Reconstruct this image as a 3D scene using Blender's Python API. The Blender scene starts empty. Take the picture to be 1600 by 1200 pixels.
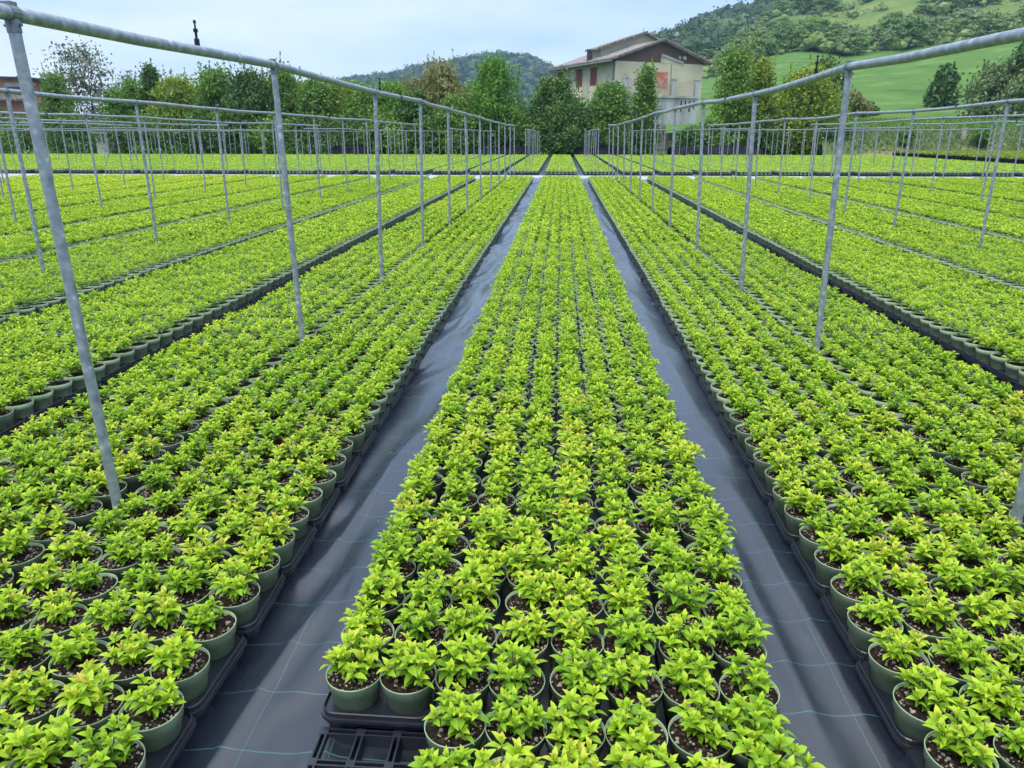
import bpy, math, random
import numpy as np
from mathutils import Vector

random.seed(7)
RNG = np.random.default_rng(11)
R = math.radians
scene = bpy.context.scene
COL = scene.collection

# ------------------------------------------------------------------ camera model (photo is 1600 x 1200)
F = 1150.0
TH = math.atan(390 / 1150.0)                 # pitch below the horizon
YAW = math.atan(78 / (F / math.cos(TH)))     # turned left of the bed axis (+Y)
HC = 1.40                                    # camera height


def ray(x, y):
    u, v = x - 800.0, y - 600.0
    fwd = F * math.cos(TH) - v * math.sin(TH)
    dn = F * math.sin(TH) + v * math.cos(TH)
    c, s = math.cos(YAW), math.sin(YAW)
    return (u * c - fwd * s, u * s + fwd * c, -dn)


def at_y(x, y, Y):
    r = ray(x, y)
    t = Y / r[1]
    return Vector((r[0] * t, Y, HC + r[2] * t))


def at_z(x, y, Z):
    r = ray(x, y)
    t = (Z - HC) / r[2]
    return Vector((r[0] * t, r[1] * t, Z))


def px(X, Y, Z):
    c, s = math.cos(YAW), math.sin(YAW)
    u = X * c + Y * s
    f = -X * s + Y * c
    dn = HC - Z
    ax = f * math.cos(TH) + dn * math.sin(TH)
    v = dn * math.cos(TH) - f * math.sin(TH)
    return 800 + F * u / ax, 600 + F * v / ax, ax


cam = bpy.data.cameras.new('camera')
cam.sensor_width = 36
cam.lens = F / 1600 * 36
cam.clip_start = 0.05
cam.clip_end = 6000
camo = bpy.data.objects.new('camera', cam)
COL.objects.link(camo)
camo.location = (0, 0, HC)
camo.rotation_euler = (math.pi / 2 - TH, 0, YAW)
scene.camera = camo

# ------------------------------------------------------------------ numpy noise


def _h(i, j, s):
    v = np.sin(i * 127.1 + j * 311.7 + s * 74.7) * 43758.5453
    return v - np.floor(v)


def vnoise(x, y, s=0.0):
    x = np.asarray(x, float)
    y = np.asarray(y, float)
    i, j = np.floor(x), np.floor(y)
    fx, fy = x - i, y - j
    fx, fy = fx * fx * (3 - 2 * fx), fy * fy * (3 - 2 * fy)
    a, b = _h(i, j, s), _h(i + 1, j, s)
    c, d = _h(i, j + 1, s), _h(i + 1, j + 1, s)
    return (a * (1 - fx) + b * fx) * (1 - fy) + (c * (1 - fx) + d * fx) * fy


def fbm(x, y, s=0.0, o=4):
    t, amp, n = 0, 0.5, 0
    for k in range(o):
        t = t + amp * vnoise(x * 2 ** k, y * 2 ** k, s + k * 3.1)
        n += amp
        amp *= 0.5
    return t / n


# ------------------------------------------------------------------ mesh builder


class MB:
    def __init__(self):
        self.v, self.f, self.n, self.t = [], [], 0, []
        self.mi = 0

    def add(self, verts, faces, tint=0.5, mat=0):
        verts = np.asarray(verts, float).reshape(-1, 3)
        faces = np.asarray(faces, int)
        if len(faces) == 0:
            return
        self.v.append(verts)
        self.f.append((faces + self.n, mat))
        t = np.full(len(verts), tint, float) if np.isscalar(tint) else np.asarray(tint, float)
        self.t.append(t)
        self.n += len(verts)

    def box(self, lo, hi, mat=0, tint=0.5):
        x0, y0, z0 = lo
        x1, y1, z1 = hi
        v = [(x0, y0, z0), (x1, y0, z0), (x1, y1, z0), (x0, y1, z0), (x0, y0, z1), (x1, y0, z1), (x1, y1, z1), (x0, y1, z1)]
        f = [(0, 3, 2, 1), (4, 5, 6, 7), (0, 1, 5, 4), (1, 2, 6, 5), (2, 3, 7, 6), (3, 0, 4, 7)]
        self.add(v, f, tint, mat)

    def hexa(self, v8, mat=0, tint=0.5):
        f = [(0, 3, 2, 1), (4, 5, 6, 7), (0, 1, 5, 4), (1, 2, 6, 5), (2, 3, 7, 6), (3, 0, 4, 7)]
        self.add(v8, f, tint, mat)

    def tube(self, pts, rad, seg=10, mat=0, tint=0.5, cap=True):
        pts = np.asarray(pts, float)
        n = len(pts)
        rad = np.full(n, rad, float) if np.isscalar(rad) else np.asarray(rad, float)
        tang = np.gradient(pts, axis=0)
        tang /= np.linalg.norm(tang, axis=1)[:, None] + 1e-12
        a0 = np.linspace(0, 2 * math.pi, seg, endpoint=False)
        rings = []
        ref = np.array([0, 0, 1.0]) if abs(tang[0][2]) < 0.8 else np.array([1.0, 0, 0])
        for i in range(n):
            e1 = np.cross(ref, tang[i])
            e1 /= np.linalg.norm(e1) + 1e-12
            e2 = np.cross(tang[i], e1)
            rings.append(pts[i] + rad[i] * (np.cos(a0)[:, None] * e1 + np.sin(a0)[:, None] * e2))
        v = np.concatenate(rings)
        k = np.arange(seg)
        f = []
        for i in range(n - 1):
            f.append(np.stack([i * seg + k, i * seg + (k + 1) % seg, (i + 1) * seg + (k + 1) % seg, (i + 1) * seg + k], 1))
        self.add(v, np.concatenate(f), tint, mat)
        if cap:
            for i, flip in ((0, True), (n - 1, False)):
                c = pts[i]
                vv = np.concatenate([rings[i], [c]])
                ff = np.stack([k, (k + 1) % seg, np.full(seg, seg)], 1)
                if flip:
                    ff = ff[:, ::-1]
                self.add(vv, ff, tint, mat)

    def lathe(self, prof, seg=24, c=(0, 0, 0), mat=0, tint=0.5):
        a = np.linspace(0, 2 * math.pi, seg, endpoint=False)
        v = np.concatenate([np.stack([r * np.cos(a) + c[0], r * np.sin(a) + c[1], np.full(seg, z + c[2])], 1) for r, z in prof])
        k = np.arange(seg)
        f = np.concatenate([np.stack([i * seg + k, i * seg + (k + 1) % seg, (i + 1) * seg + (k + 1) % seg, (i + 1) * seg + k], 1) for i in range(len(prof) - 1)])
        self.add(v, f, tint, mat)

    def blob(self, c, r, sub=1, jit=0.25, mat=0, tint=0.5, rng=RNG):
        V, Fc = ICO[sub]
        v = V * (1 + jit * (rng.random(len(V))[:, None] - 0.5) * 2) * np.asarray(r) + np.asarray(c)
        self.add(v, Fc, tint, mat)

    def build(self, name, mats, parent=None, smooth=False):
        me = bpy.data.meshes.new(name)
        if self.n:
            v = np.concatenate(self.v)
            me.vertices.add(len(v))
            me.vertices.foreach_set('co', v.astype(np.float32).ravel())
            nl = sum(f.size for f, _ in self.f)
            npoly = sum(len(f) for f, _ in self.f)
            me.loops.add(nl)
            me.polygons.add(npoly)
            li = np.concatenate([f.ravel() for f, _ in self.f])
            tot = np.concatenate([np.full(len(f), f.shape[1]) for f, _ in self.f])
            st = np.concatenate([[0], np.cumsum(tot)[:-1]])
            mi = np.concatenate([np.full(len(f), m) for f, m in self.f])
            me.loops.foreach_set('vertex_index', li.astype(np.int32))
            me.polygons.foreach_set('loop_start', st.astype(np.int32))
            me.polygons.foreach_set('loop_total', tot.astype(np.int32))
            me.polygons.foreach_set('material_index', mi.astype(np.int32))
            me.polygons.foreach_set('use_smooth', np.full(npoly, smooth, bool))
            at = me.attributes.new('tint', 'FLOAT', 'POINT')
            at.data.foreach_set('value', np.concatenate(self.t).astype(np.float32))
            me.update(calc_edges=True)
        if not isinstance(mats, (list, tuple)):
            mats = [mats]
        for m in mats:
            me.materials.append(m)
        o = bpy.data.objects.new(name, me)
        COL.objects.link(o)
        if parent is not None:
            o.parent = parent
        return o


def _ico():
    p = (1 + 5 ** 0.5) / 2
    v = np.array([(-1, p, 0), (1, p, 0), (-1, -p, 0), (1, -p, 0), (0, -1, p), (0, 1, p), (0, -1, -p), (0, 1, -p), (p, 0, -1), (p, 0, 1), (-p, 0, -1), (-p, 0, 1)], float)
    v /= np.linalg.norm(v[0])
    f = [(0, 11, 5), (0, 5, 1), (0, 1, 7), (0, 7, 10), (0, 10, 11), (1, 5, 9), (5, 11, 4), (11, 10, 2), (10, 7, 6), (7, 1, 8), (3, 9, 4), (3, 4, 2), (3, 2, 6), (3, 6, 8), (3, 8, 9), (4, 9, 5), (2, 4, 11), (6, 2, 10), (8, 6, 7), (9, 8, 1)]
    out = [(v, np.array(f))]
    for _ in range(2):
        vv, ff, mid = list(map(tuple, v)), [], {}

        def m(a, b):
            k = (min(a, b), max(a, b))
            if k not in mid:
                q = (np.array(vv[a]) + np.array(vv[b])) / 2
                vv.append(tuple(q / np.linalg.norm(q)))
                mid[k] = len(vv) - 1
            return mid[k]
        for a, b, c in f:
            ab, bc, ca = m(a, b), m(b, c), m(c, a)
            ff += [(a, ab, ca), (b, bc, ab), (c, ca, bc), (ab, bc, ca)]
        v, f = np.array(vv), ff
        out.append((v, np.array(f)))
    return out


ICO = _ico()

# ------------------------------------------------------------------ tagging


def tag(o, label=None, cat=None, group=None, kind=None):
    if label:
        o['label'] = label
    if cat:
        o['category'] = cat
    if group:
        o['group'] = group
    if kind:
        o['kind'] = kind
    return o


def empty(name, loc, rz=0.0):
    o = bpy.data.objects.new(name, None)
    o.empty_display_size = 0.1
    COL.objects.link(o)
    o.location = loc
    o.rotation_euler = (0, 0, rz)
    return o


def put(o, parent):
    c = o.copy()
    COL.objects.link(c)
    c.parent = parent
    return c


# ------------------------------------------------------------------ materials


def mat_new(name):
    m = bpy.data.materials.new(name)
    m.use_nodes = True
    nt = m.node_tree
    nt.nodes.clear()
    out = nt.nodes.new('ShaderNodeOutputMaterial')
    return m, nt, out


def N(nt, typ, **kw):
    n = nt.nodes.new(typ)
    for k, v in kw.items():
        if k.startswith('i_'):
            n.inputs[k[2:].replace('_', ' ')].default_value = v
        else:
            setattr(n, k, v)
    return n


def ramp(nt, stops, fac=None):
    r = nt.nodes.new('ShaderNodeValToRGB')
    els = r.color_ramp.elements
    while len(els) > 1:
        els.remove(els[-1])
    els[0].position = stops[0][0]
    els[0].color = tuple(stops[0][1]) + (1,)
    for p, c in stops[1:]:
        e = els.new(p)
        e.color = tuple(c) + (1,)
    if fac is not None:
        nt.links.new(fac, r.inputs[0])
    return r


def principled(name, stops, scale=5.0, rough=0.7, spec=0.3, bump=0.0, bscale=None, metal=0.0, detail=5.0, coord='Object', rrange=None, stretch=None, bdist=0.01):
    m, nt, out = mat_new(name)
    b = nt.nodes.new('ShaderNodeBsdfPrincipled')
    b.inputs['Roughness'].default_value = rough
    b.inputs['Metallic'].default_value = metal
    b.inputs['Specular IOR Level'].default_value = spec
    nt.links.new(b.outputs[0], out.inputs[0])
    tc = nt.nodes.new('ShaderNodeTexCoord')
    if coord == 'ZINC':      # world-sized blotches on posts that are scaled copies
        geo = nt.nodes.new('ShaderNodeNewGeometry')
        src = geo.outputs['Position']
    else:
        src = tc.outputs[coord]
    if stretch:
        mp = nt.nodes.new('ShaderNodeMapping')
        mp.inputs['Scale'].default_value = stretch
        nt.links.new(src, mp.inputs[0])
        src = mp.outputs[0]
    nz = N(nt, 'ShaderNodeTexNoise')
    nz.inputs['Scale'].default_value = scale
    nz.inputs['Detail'].default_value = detail
    nt.links.new(src, nz.inputs['Vector'])
    if len(stops) == 1:
        stops = [(0.3, tuple(c * 0.85 for c in stops[0])), (0.7, tuple(c * 1.12 for c in stops[0]))]
    rp = ramp(nt, stops, nz.outputs[0])
    nt.links.new(rp.outputs[0], b.inputs['Base Color'])
    if rrange:
        mr = nt.nodes.new('ShaderNodeMapRange')
        mr.inputs[3].default_value, mr.inputs[4].default_value = rrange
        nt.links.new(nz.outputs[0], mr.inputs[0])
        nt.links.new(mr.outputs[0], b.inputs['Roughness'])
    if bump:
        n2 = N(nt, 'ShaderNodeTexNoise')
        n2.inputs['Scale'].default_value = bscale or scale * 3
        n2.inputs['Detail'].default_value = 6
        nt.links.new(src, n2.inputs['Vector'])
        bp = nt.nodes.new('ShaderNodeBump')
        bp.inputs['Strength'].default_value = bump
        bp.inputs['Distance'].default_value = bdist
        nt.links.new(n2.outputs[0], bp.inputs['Height'])
        nt.links.new(bp.outputs[0], b.inputs['Normal'])
    return m


def leafmat(name, stops, rough=0.5, trans=0.3, spec=0.25, vary=0.12, patch=None):
    m, nt, out = mat_new(name)
    at = N(nt, 'ShaderNodeAttribute', attribute_name='tint')
    oi = nt.nodes.new('ShaderNodeObjectInfo')
    # fac = tint + vary*(random-0.5)
    ma = N(nt, 'ShaderNodeMath', operation='MULTIPLY_ADD')
    nt.links.new(oi.outputs['Random'], ma.inputs[0])
    ma.inputs[1].default_value = vary
    sub = N(nt, 'ShaderNodeMath', operation='SUBTRACT')
    nt.links.new(at.outputs['Fac'], sub.inputs[0])
    sub.inputs[1].default_value = vary / 2
    nt.links.new(sub.outputs[0], ma.inputs[2])
    rp = ramp(nt, stops, ma.outputs[0])
    b = nt.nodes.new('ShaderNodeBsdfPrincipled')
    b.inputs['Roughness'].default_value = rough
    b.inputs['Specular IOR Level'].default_value = spec
    tr = nt.nodes.new('ShaderNodeBsdfTranslucent')
    mx = nt.nodes.new('ShaderNodeMixShader')
    mx.inputs[0].default_value = trans
    nt.links.new(rp.outputs[0], b.inputs['Base Color'])
    nt.links.new(rp.outputs[0], tr.inputs['Color'])
    nt.links.new(b.outputs[0], mx.inputs[1])
    nt.links.new(tr.outputs[0], mx.inputs[2])
    nt.links.new(mx.outputs[0], out.inputs[0])
    return m


M = {}
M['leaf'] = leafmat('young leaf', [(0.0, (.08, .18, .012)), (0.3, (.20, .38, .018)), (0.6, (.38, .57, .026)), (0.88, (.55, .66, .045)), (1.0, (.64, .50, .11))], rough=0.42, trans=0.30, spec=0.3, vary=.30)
M['twig'] = principled('twig', [(.10, .05, .02)], scale=40)
M['pot'] = principled('sage green pot plastic', [(0.25, (.23, .305, .18)), (0.5, (.31, .40, .24)), (0.75, (.39, .48, .31))], scale=22, rough=0.45, spec=0.35, bump=0.05, bscale=60)
M['soil'] = principled('dark potting soil', [(0.35, (.008, .006, .005)), (0.6, (.035, .025, .018)), (0.72, (.11, .085, .06))], scale=90, rough=0.95, spec=0.1, bump=0.9, bscale=120, detail=3, bdist=0.006)
M['perlite'] = principled('perlite grain', [(0.3, (.20, .16, .11)), (0.7, (.48, .42, .33))], scale=70, rough=0.9, bump=0.3, bscale=300)
M['tray'] = principled('black tray plastic', [(0.3, (.010, .012, .018)), (0.7, (.020, .023, .032))], scale=9, rough=0.36, spec=0.5, bump=0.05, bscale=40)
M['zinc'] = principled('galvanised steel', [(0.30, (.18, .21, .25)), (0.52, (.28, .32, .36)), (0.64, (.36, .40, .44)), (0.72, (.58, .61, .64))], scale=30, rough=0.42, metal=0.4, spec=0.5, bump=0.12, bscale=90, rrange=(.30, .60), detail=8, coord='ZINC')
M['clamp'] = principled('dull zinc fitting', [(0.3, (.13, .15, .17)), (0.7, (.25, .28, .30))], scale=40, rough=0.5, metal=0.5)
M['black'] = principled('black plastic fitting', [(.012, .012, .014)], scale=40, rough=0.4)
M['tarp'] = principled('crumpled black plastic', [(0.3, (.003, .004, .007)), (0.7, (.010, .012, .02))], scale=2, rough=0.5, spec=0.10, bump=0.8, bscale=5, bdist=0.15)
M['stone'] = principled('pale pebble', [(0.3, (.16, .14, .11)), (0.7, (.38, .34, .28))], scale=60, rough=0.9)
M['path'] = principled('pale concrete track', [(0.3, (.30, .28, .25)), (0.7, (.48, .46, .42))], scale=1.4, rough=0.9, bump=0.2, bscale=20)
M['earth'] = principled('rough grass ground', [(0.3, (.035, .07, .015)), (0.6, (.07, .12, .025)), (0.8, (.13, .12, .05))], scale=0.4, rough=0.95, bump=0.4, bscale=8)

# ------- conifer, broadleaf and scrub foliage
M['f_dark'] = leafmat('dark evergreen leaf', [(0, (.042, .088, .020)), (0.5, (.085, .172, .036)), (1, (.165, .27, .06))], trans=.2, vary=.2)
M['f_mid'] = leafmat('mid green leaf', [(0, (.062, .130, .020)), (0.5, (.140, .265, .040)), (1, (.26, .40, .07))], trans=.25, vary=.2)
M['f_bright'] = leafmat('fresh green leaf', [(0, (.055, .14, .016)), (0.5, (.125, .28, .028)), (1, (.23, .40, .05))], trans=.3, vary=.15)
M['f_yellow'] = leafmat('yellow green leaf', [(0, (.085, .155, .016)), (0.5, (.22, .315, .036)), (1, (.38, .45, .07))], trans=.3, vary=.15)
M['f_olive'] = leafmat('silvery olive leaf', [(0, (.08, .135, .045)), (0.5, (.165, .24, .085)), (1, (.30, .37, .17))], trans=.2, vary=.2)
M['f_tan'] = leafmat('straw coloured leaf', [(0, (.10, .13, .035)), (0.5, (.22, .235, .075)), (1, (.40, .36, .15))], trans=.3, vary=.2)
M['f_grey'] = leafmat('pale grey green leaf', [(0, (.06, .085, .04)), (0.5, (.15, .18, .10)), (1, (.34, .35, .27))], trans=.2, vary=.2)
M['f_scrub'] = leafmat('hillside scrub leaf', [(0, (.075, .125, .032)), (0.5, (.155, .24, .056)), (1, (.26, .33, .09))], trans=.2, vary=.55)
M['f_wood'] = leafmat('distant wood leaf', [(0, (.026, .056, .018)), (0.5, (.052, .105, .030)), (1, (.10, .17, .05))], trans=.15)
M['bark'] = principled('grey brown bark', [(0.3, (.05, .038, .028)), (0.7, (.12, .10, .08))], scale=6, rough=0.95, bump=0.6, bscale=18, stretch=(1, 1, .2))


def cloth_material():
    m, nt, out = mat_new('woven weed cloth')
    L = nt.links.new
    tc = nt.nodes.new('ShaderNodeTexCoord')
    sx = nt.nodes.new('ShaderNodeSeparateXYZ')
    wob = N(nt, 'ShaderNodeTexNoise')
    wob.inputs['Scale'].default_value = 5
    L(tc.outputs['Object'], wob.inputs['Vector'])
    wm = N(nt, 'ShaderNodeVectorMath', operation='MULTIPLY_ADD')
    L(wob.outputs['Color'], wm.inputs[0])
    wm.inputs[1].default_value = (.012, .012, 0)
    L(tc.outputs['Object'], wm.inputs[2])
    L(wm.outputs[0], sx.inputs[0])

    def lines(sock, period, offs, width):
        a = N(nt, 'ShaderNodeMath', operation='ADD')
        a.inputs[1].default_value = offs + 100 * period
        L(sock, a.inputs[0])
        mo = N(nt, 'ShaderNodeMath', operation='MODULO')
        mo.inputs[1].default_value = period
        L(a.outputs[0], mo.inputs[0])
        lt = N(nt, 'ShaderNodeMath', operation='LESS_THAN')
        lt.inputs[1].default_value = width
        L(mo.outputs[0], lt.inputs[0])
        return lt.outputs[0]
    ly = lines(sx.outputs[1], 0.192, 0.02, 0.0032)
    lx = lines(sx.outputs[0], 0.21, 0.085, 0.0016)
    mxl = N(nt, 'ShaderNodeMath', operation='MAXIMUM')
    L(ly, mxl.inputs[0])
    L(lx, mxl.inputs[1])
    nz = N(nt, 'ShaderNodeTexNoise')
    nz.inputs['Scale'].default_value = 3.5
    nz.inputs['Detail'].default_value = 8
    L(tc.outputs['Object'], nz.inputs['Vector'])
    dirt = ramp(nt, [(0.35, (.006, .008, .014)), (0.6, (.010, .013, .022)), (0.78, (.026, .030, .042))], nz.outputs[0])
    brk = N(nt, 'ShaderNodeTexNoise')
    brk.inputs['Scale'].default_value = 9
    L(tc.outputs['Object'], brk.inputs['Vector'])
    bm = N(nt, 'ShaderNodeMath', operation='MULTIPLY')
    L(mxl.outputs[0], bm.inputs[0])
    L(brk.outputs[0], bm.inputs[1])
    mix = N(nt, 'ShaderNodeMix', data_type='RGBA')
    L(bm.outputs[0], mix.inputs[0])
    L(dirt.outputs[0], mix.inputs[6])
    mix.inputs[7].default_value = (.05, .17, .20, 1)
    b = nt.nodes.new('ShaderNodeBsdfPrincipled')
    L(mix.outputs[2], b.inputs['Base Color'])
    b.inputs['Specular IOR Level'].default_value = 0.5
    b.inputs['IOR'].default_value = 1.45
    b.inputs['Coat Weight'].default_value = .7
    b.inputs['Coat Roughness'].default_value = .26
    b.inputs['Coat IOR'].default_value = 1.5
    b.inputs['Sheen Weight'].default_value = .7
    b.inputs['Sheen Roughness'].default_value = .35
    b.inputs['Sheen Tint'].default_value = (.62, .76, 1, 1)
    mr = nt.nodes.new('ShaderNodeMapRange')
    L(nz.outputs[0], mr.inputs[0])
    mr.inputs[1].default_value, mr.inputs[2].default_value = .3, .75
    mr.inputs[3].default_value, mr.inputs[4].default_value = .20, .36
    L(mr.outputs[0], b.inputs['Roughness'])
    # fine weave + soft crumple
    wv = N(nt, 'ShaderNodeTexChecker')
    wv.inputs['Scale'].default_value = 420
    L(tc.outputs['Object'], wv.inputs['Vector'])
    n3 = N(nt, 'ShaderNodeTexNoise')
    n3.inputs['Scale'].default_value = 16
    n3.inputs['Detail'].default_value = 5
    L(tc.outputs['Object'], n3.inputs['Vector'])
    bp = nt.nodes.new('ShaderNodeBump')
    bp.inputs['Strength'].default_value = .16
    bp.inputs['Distance'].default_value = .012
    L(n3.outputs[0], bp.inputs['Height'])
    b2 = nt.nodes.new('ShaderNodeBump')
    b2.inputs['Strength'].default_value = .12
    b2.inputs['Distance'].default_value = .001
    L(wv.outputs[1], b2.inputs['Height'])
    L(bp.outputs[0], b2.inputs['Normal'])
    L(b2.outputs[0], b.inputs['Normal'])
    L(b.outputs[0], out.inputs[0])
    return m


M['cloth'] = cloth_material()

# ------------------------------------------------------------------ world + sun
SUN_EL, SUN_AZ = R(58), R(215)
w = bpy.data.worlds.new('World')
scene.world = w
w.use_nodes = True
nt = w.node_tree
nt.nodes.clear()
wo = nt.nodes.new('ShaderNodeOutputWorld')
bg = nt.nodes.new('ShaderNodeBackground')
sky = nt.nodes.new('ShaderNodeTexSky')
sky.sky_type = 'NISHITA'
sky.sun_disc = False
sky.sun_elevation = SUN_EL
sky.sun_rotation = SUN_AZ
sky.air_density = 1.0
sky.dust_density = 2.0
tc = nt.nodes.new('ShaderNodeTexCoord')
sp = nt.nodes.new('ShaderNodeSeparateXYZ')
nt.links.new(tc.outputs['Generated'], sp.inputs[0])
mp = nt.nodes.new('ShaderNodeMapping')
mp.inputs['Scale'].default_value = (1.0, 1.0, 4.0)
mp.inputs['Location'].default_value = (.35, .1, .2)
nt.links.new(tc.outputs['Generated'], mp.inputs[0])
nz = nt.nodes.new('ShaderNodeTexNoise')
nz.inputs['Scale'].default_value = 2.2
nz.inputs['Detail'].default_value = 5
nz.inputs['Roughness'].default_value = .5
nt.links.new(mp.outputs[0], nz.inputs['Vector'])
# overcast sheet: brighter overhead than near the horizon, thinner and bluer in places
elev = ramp(nt, [(0.0, (7.0, 8.2, 9.8)), (0.08, (7.0, 8.5, 10.4)), (0.22, (4.9, 6.7, 9.9)), (0.45, (6.4, 8.3, 11.4)), (0.75, (17.0, 18.4, 20.5)), (1.0, (24.0, 25.0, 26.0))], sp.outputs[2])
cl = ramp(nt, [(0.36, (.68, .82, .97)), (0.48, (.94, .99, 1.02)), (0.56, (1.10, 1.08, 1.04)), (0.64, (1.30, 1.19, 1.07))], nz.outputs[0])
mul = nt.nodes.new('ShaderNodeMix')
mul.data_type = 'RGBA'
mul.blend_type = 'MULTIPLY'
mul.inputs[0].default_value = 1
nt.links.new(elev.outputs[0], mul.inputs[6])
nt.links.new(cl.outputs[0], mul.inputs[7])
mixs = nt.nodes.new('ShaderNodeMix')
mixs.data_type = 'RGBA'
mixs.inputs[0].default_value = .82
nt.links.new(sky.outputs[0], mixs.inputs[6])
nt.links.new(mul.outputs[2], mixs.inputs[7])
nt.links.new(mixs.outputs[2], bg.inputs[0])
bg.inputs[1].default_value = .10
nt.links.new(bg.outputs[0], wo.inputs[0])

sl = bpy.data.lights.new('sun', 'SUN')
sl.energy = 1.5
sl.angle = R(14)
sl.color = (1, .96, .90)
so = bpy.data.objects.new('sun', sl)
COL.objects.link(so)
so.rotation_euler = (math.pi / 2 - SUN_EL, 0, math.pi - SUN_AZ)

scene.view_settings.view_transform = 'Standard'
scene.view_settings.look = 'None'
scene.view_settings.exposure = 0.37
scene.view_settings.gamma = 1

# ------------------------------------------------------------------ ground
mb = MB()
g = 2500
mb.add([(-740, -60, -.03), (880, -60, -.03), (880, 990, -.03), (-740, 990, -.03)], [(0, 1, 2, 3)])
tag(mb.build('ground', M['earth']), kind='structure')


def cloth(name, x0, x1, y0, y1, fine):
    xs = np.unique(np.round(np.concatenate([np.arange(x0, x1 + .01, 1.0)] + [np.arange(a, b, .018) for a, b in fine]), 4))
    ys = np.arange(y0, y1, .03) if fine else np.arange(y0, y1 + .1, 1.0)
    X, Y = np.meshgrid(xs, ys)
    Z = np.zeros_like(X)
    if fine:
        # left aisle: slack cloth in diagonal folds; right aisle nearly taut
        q = X * 1.0 - (Y) * 0.20
        wrp = fbm(X * 1.5, Y * .9, 5) * 1.2
        f1 = 1 - np.abs(2 * vnoise(q * 4.5 + wrp * 2.2, Y * .35 + wrp, 3) - 1)
        f2 = 1 - np.abs(2 * vnoise(q * 9 + wrp * 3, Y * .8, 9) - 1)
        far = np.clip((Y - 1.0) / 5, 0.35, 1)
        f3 = 1 - np.abs(2 * vnoise((X - Y * .06 + .05 * wrp) * 12, Y * .75, 13) - 1)
        f4 = 1 - np.abs(2 * vnoise((X + Y * .03) * 8, Y * .5, 17) - 1)
        zl = f3 ** 2 * .023 + (f1 ** 2.5 * .055 + f2 ** 3 * .016) * far
        q2 = X * 3 - Y * .2
        zr = f4 ** 2 * .024 + fbm(q2 * 1.2, Y * .8, 21) * .030 + (1 - np.abs(2 * vnoise(X * 5 + Y * .3, Y * 1.1, 31) - 1)) ** 4 * .008
        Z = np.where(X < 0, zl, zr) * (np.abs(X) > .45) * (np.abs(X) < 1.0)
    n, k = len(ys), len(xs)
    v = np.stack([X, Y, Z], -1).reshape(-1, 3)
    i = np.arange(n - 1)[:, None] * k + np.arange(k - 1)[None, :]
    f = np.stack([i, i + 1, i + k + 1, i + k], -1).reshape(-1, 4)
    m_ = MB()
    m_.add(v, f)
    return tag(m_.build(name, M['cloth'], smooth=True), kind='structure')


cloth('ground_cloth', -24, 24, -1.5, 25.3, [(-.90, -.48), (.48, .90)])
cloth('ground_cloth', -46, 22.4, 26.9, 50.2, [])
mb = MB()
mb.box((-46, 24.95, -.03), (40, 27.3, .012))
tag(mb.build('path', M['path']), kind='structure')

# ------------------------------------------------------------------ plants: leaf templates


def leaf_tpl(lod):
    if lod == 0:
        st = [(0.0, 0), (0.22, .30), (0.48, .42), (0.75, .26), (1.0, 0)]
        v, row = [], []
        for t, wd in st:
            z = .16 * math.sin(t * 2.2) - .20 * t * t
            if wd == 0:
                row.append([len(v)])
                v.append((t, 0, z))
            else:
                row.append([len(v), len(v) + 1, len(v) + 2])
                v += [(t, wd * .56, z + wd * .26), (t, 0, z), (t, -wd * .56, z + wd * .26)]
        q = [(row[1][0], row[1][1], row[2][1], row[2][0]), (row[1][1], row[1][2], row[2][2], row[2][1]), (row[2][0], row[2][1], row[3][1], row[3][0]), (row[2][1], row[2][2], row[3][2], row[3][1])]
        t3 = [(row[0][0], row[1][1], row[1][0]), (row[0][0], row[1][2], row[1][1]), (row[3][0], row[3][1], row[4][0]), (row[3][1], row[3][2], row[4][0])]
        return np.array(v), [np.array(q), np.array(t3)]
    if lod <= 2:
        v = np.array([(0, 0, 0), (.45, .22, .08), (1, 0, -.12), (.45, -.22, .08)])
        return v, [np.array([(0, 2, 1), (0, 3, 2)])]
    v = np.array([(0, 0, 0), (.45, .26, .03), (1, 0, -.08), (.45, -.26, .03)])
    return v, [np.array([(0, 3, 2, 1)])]


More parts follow.
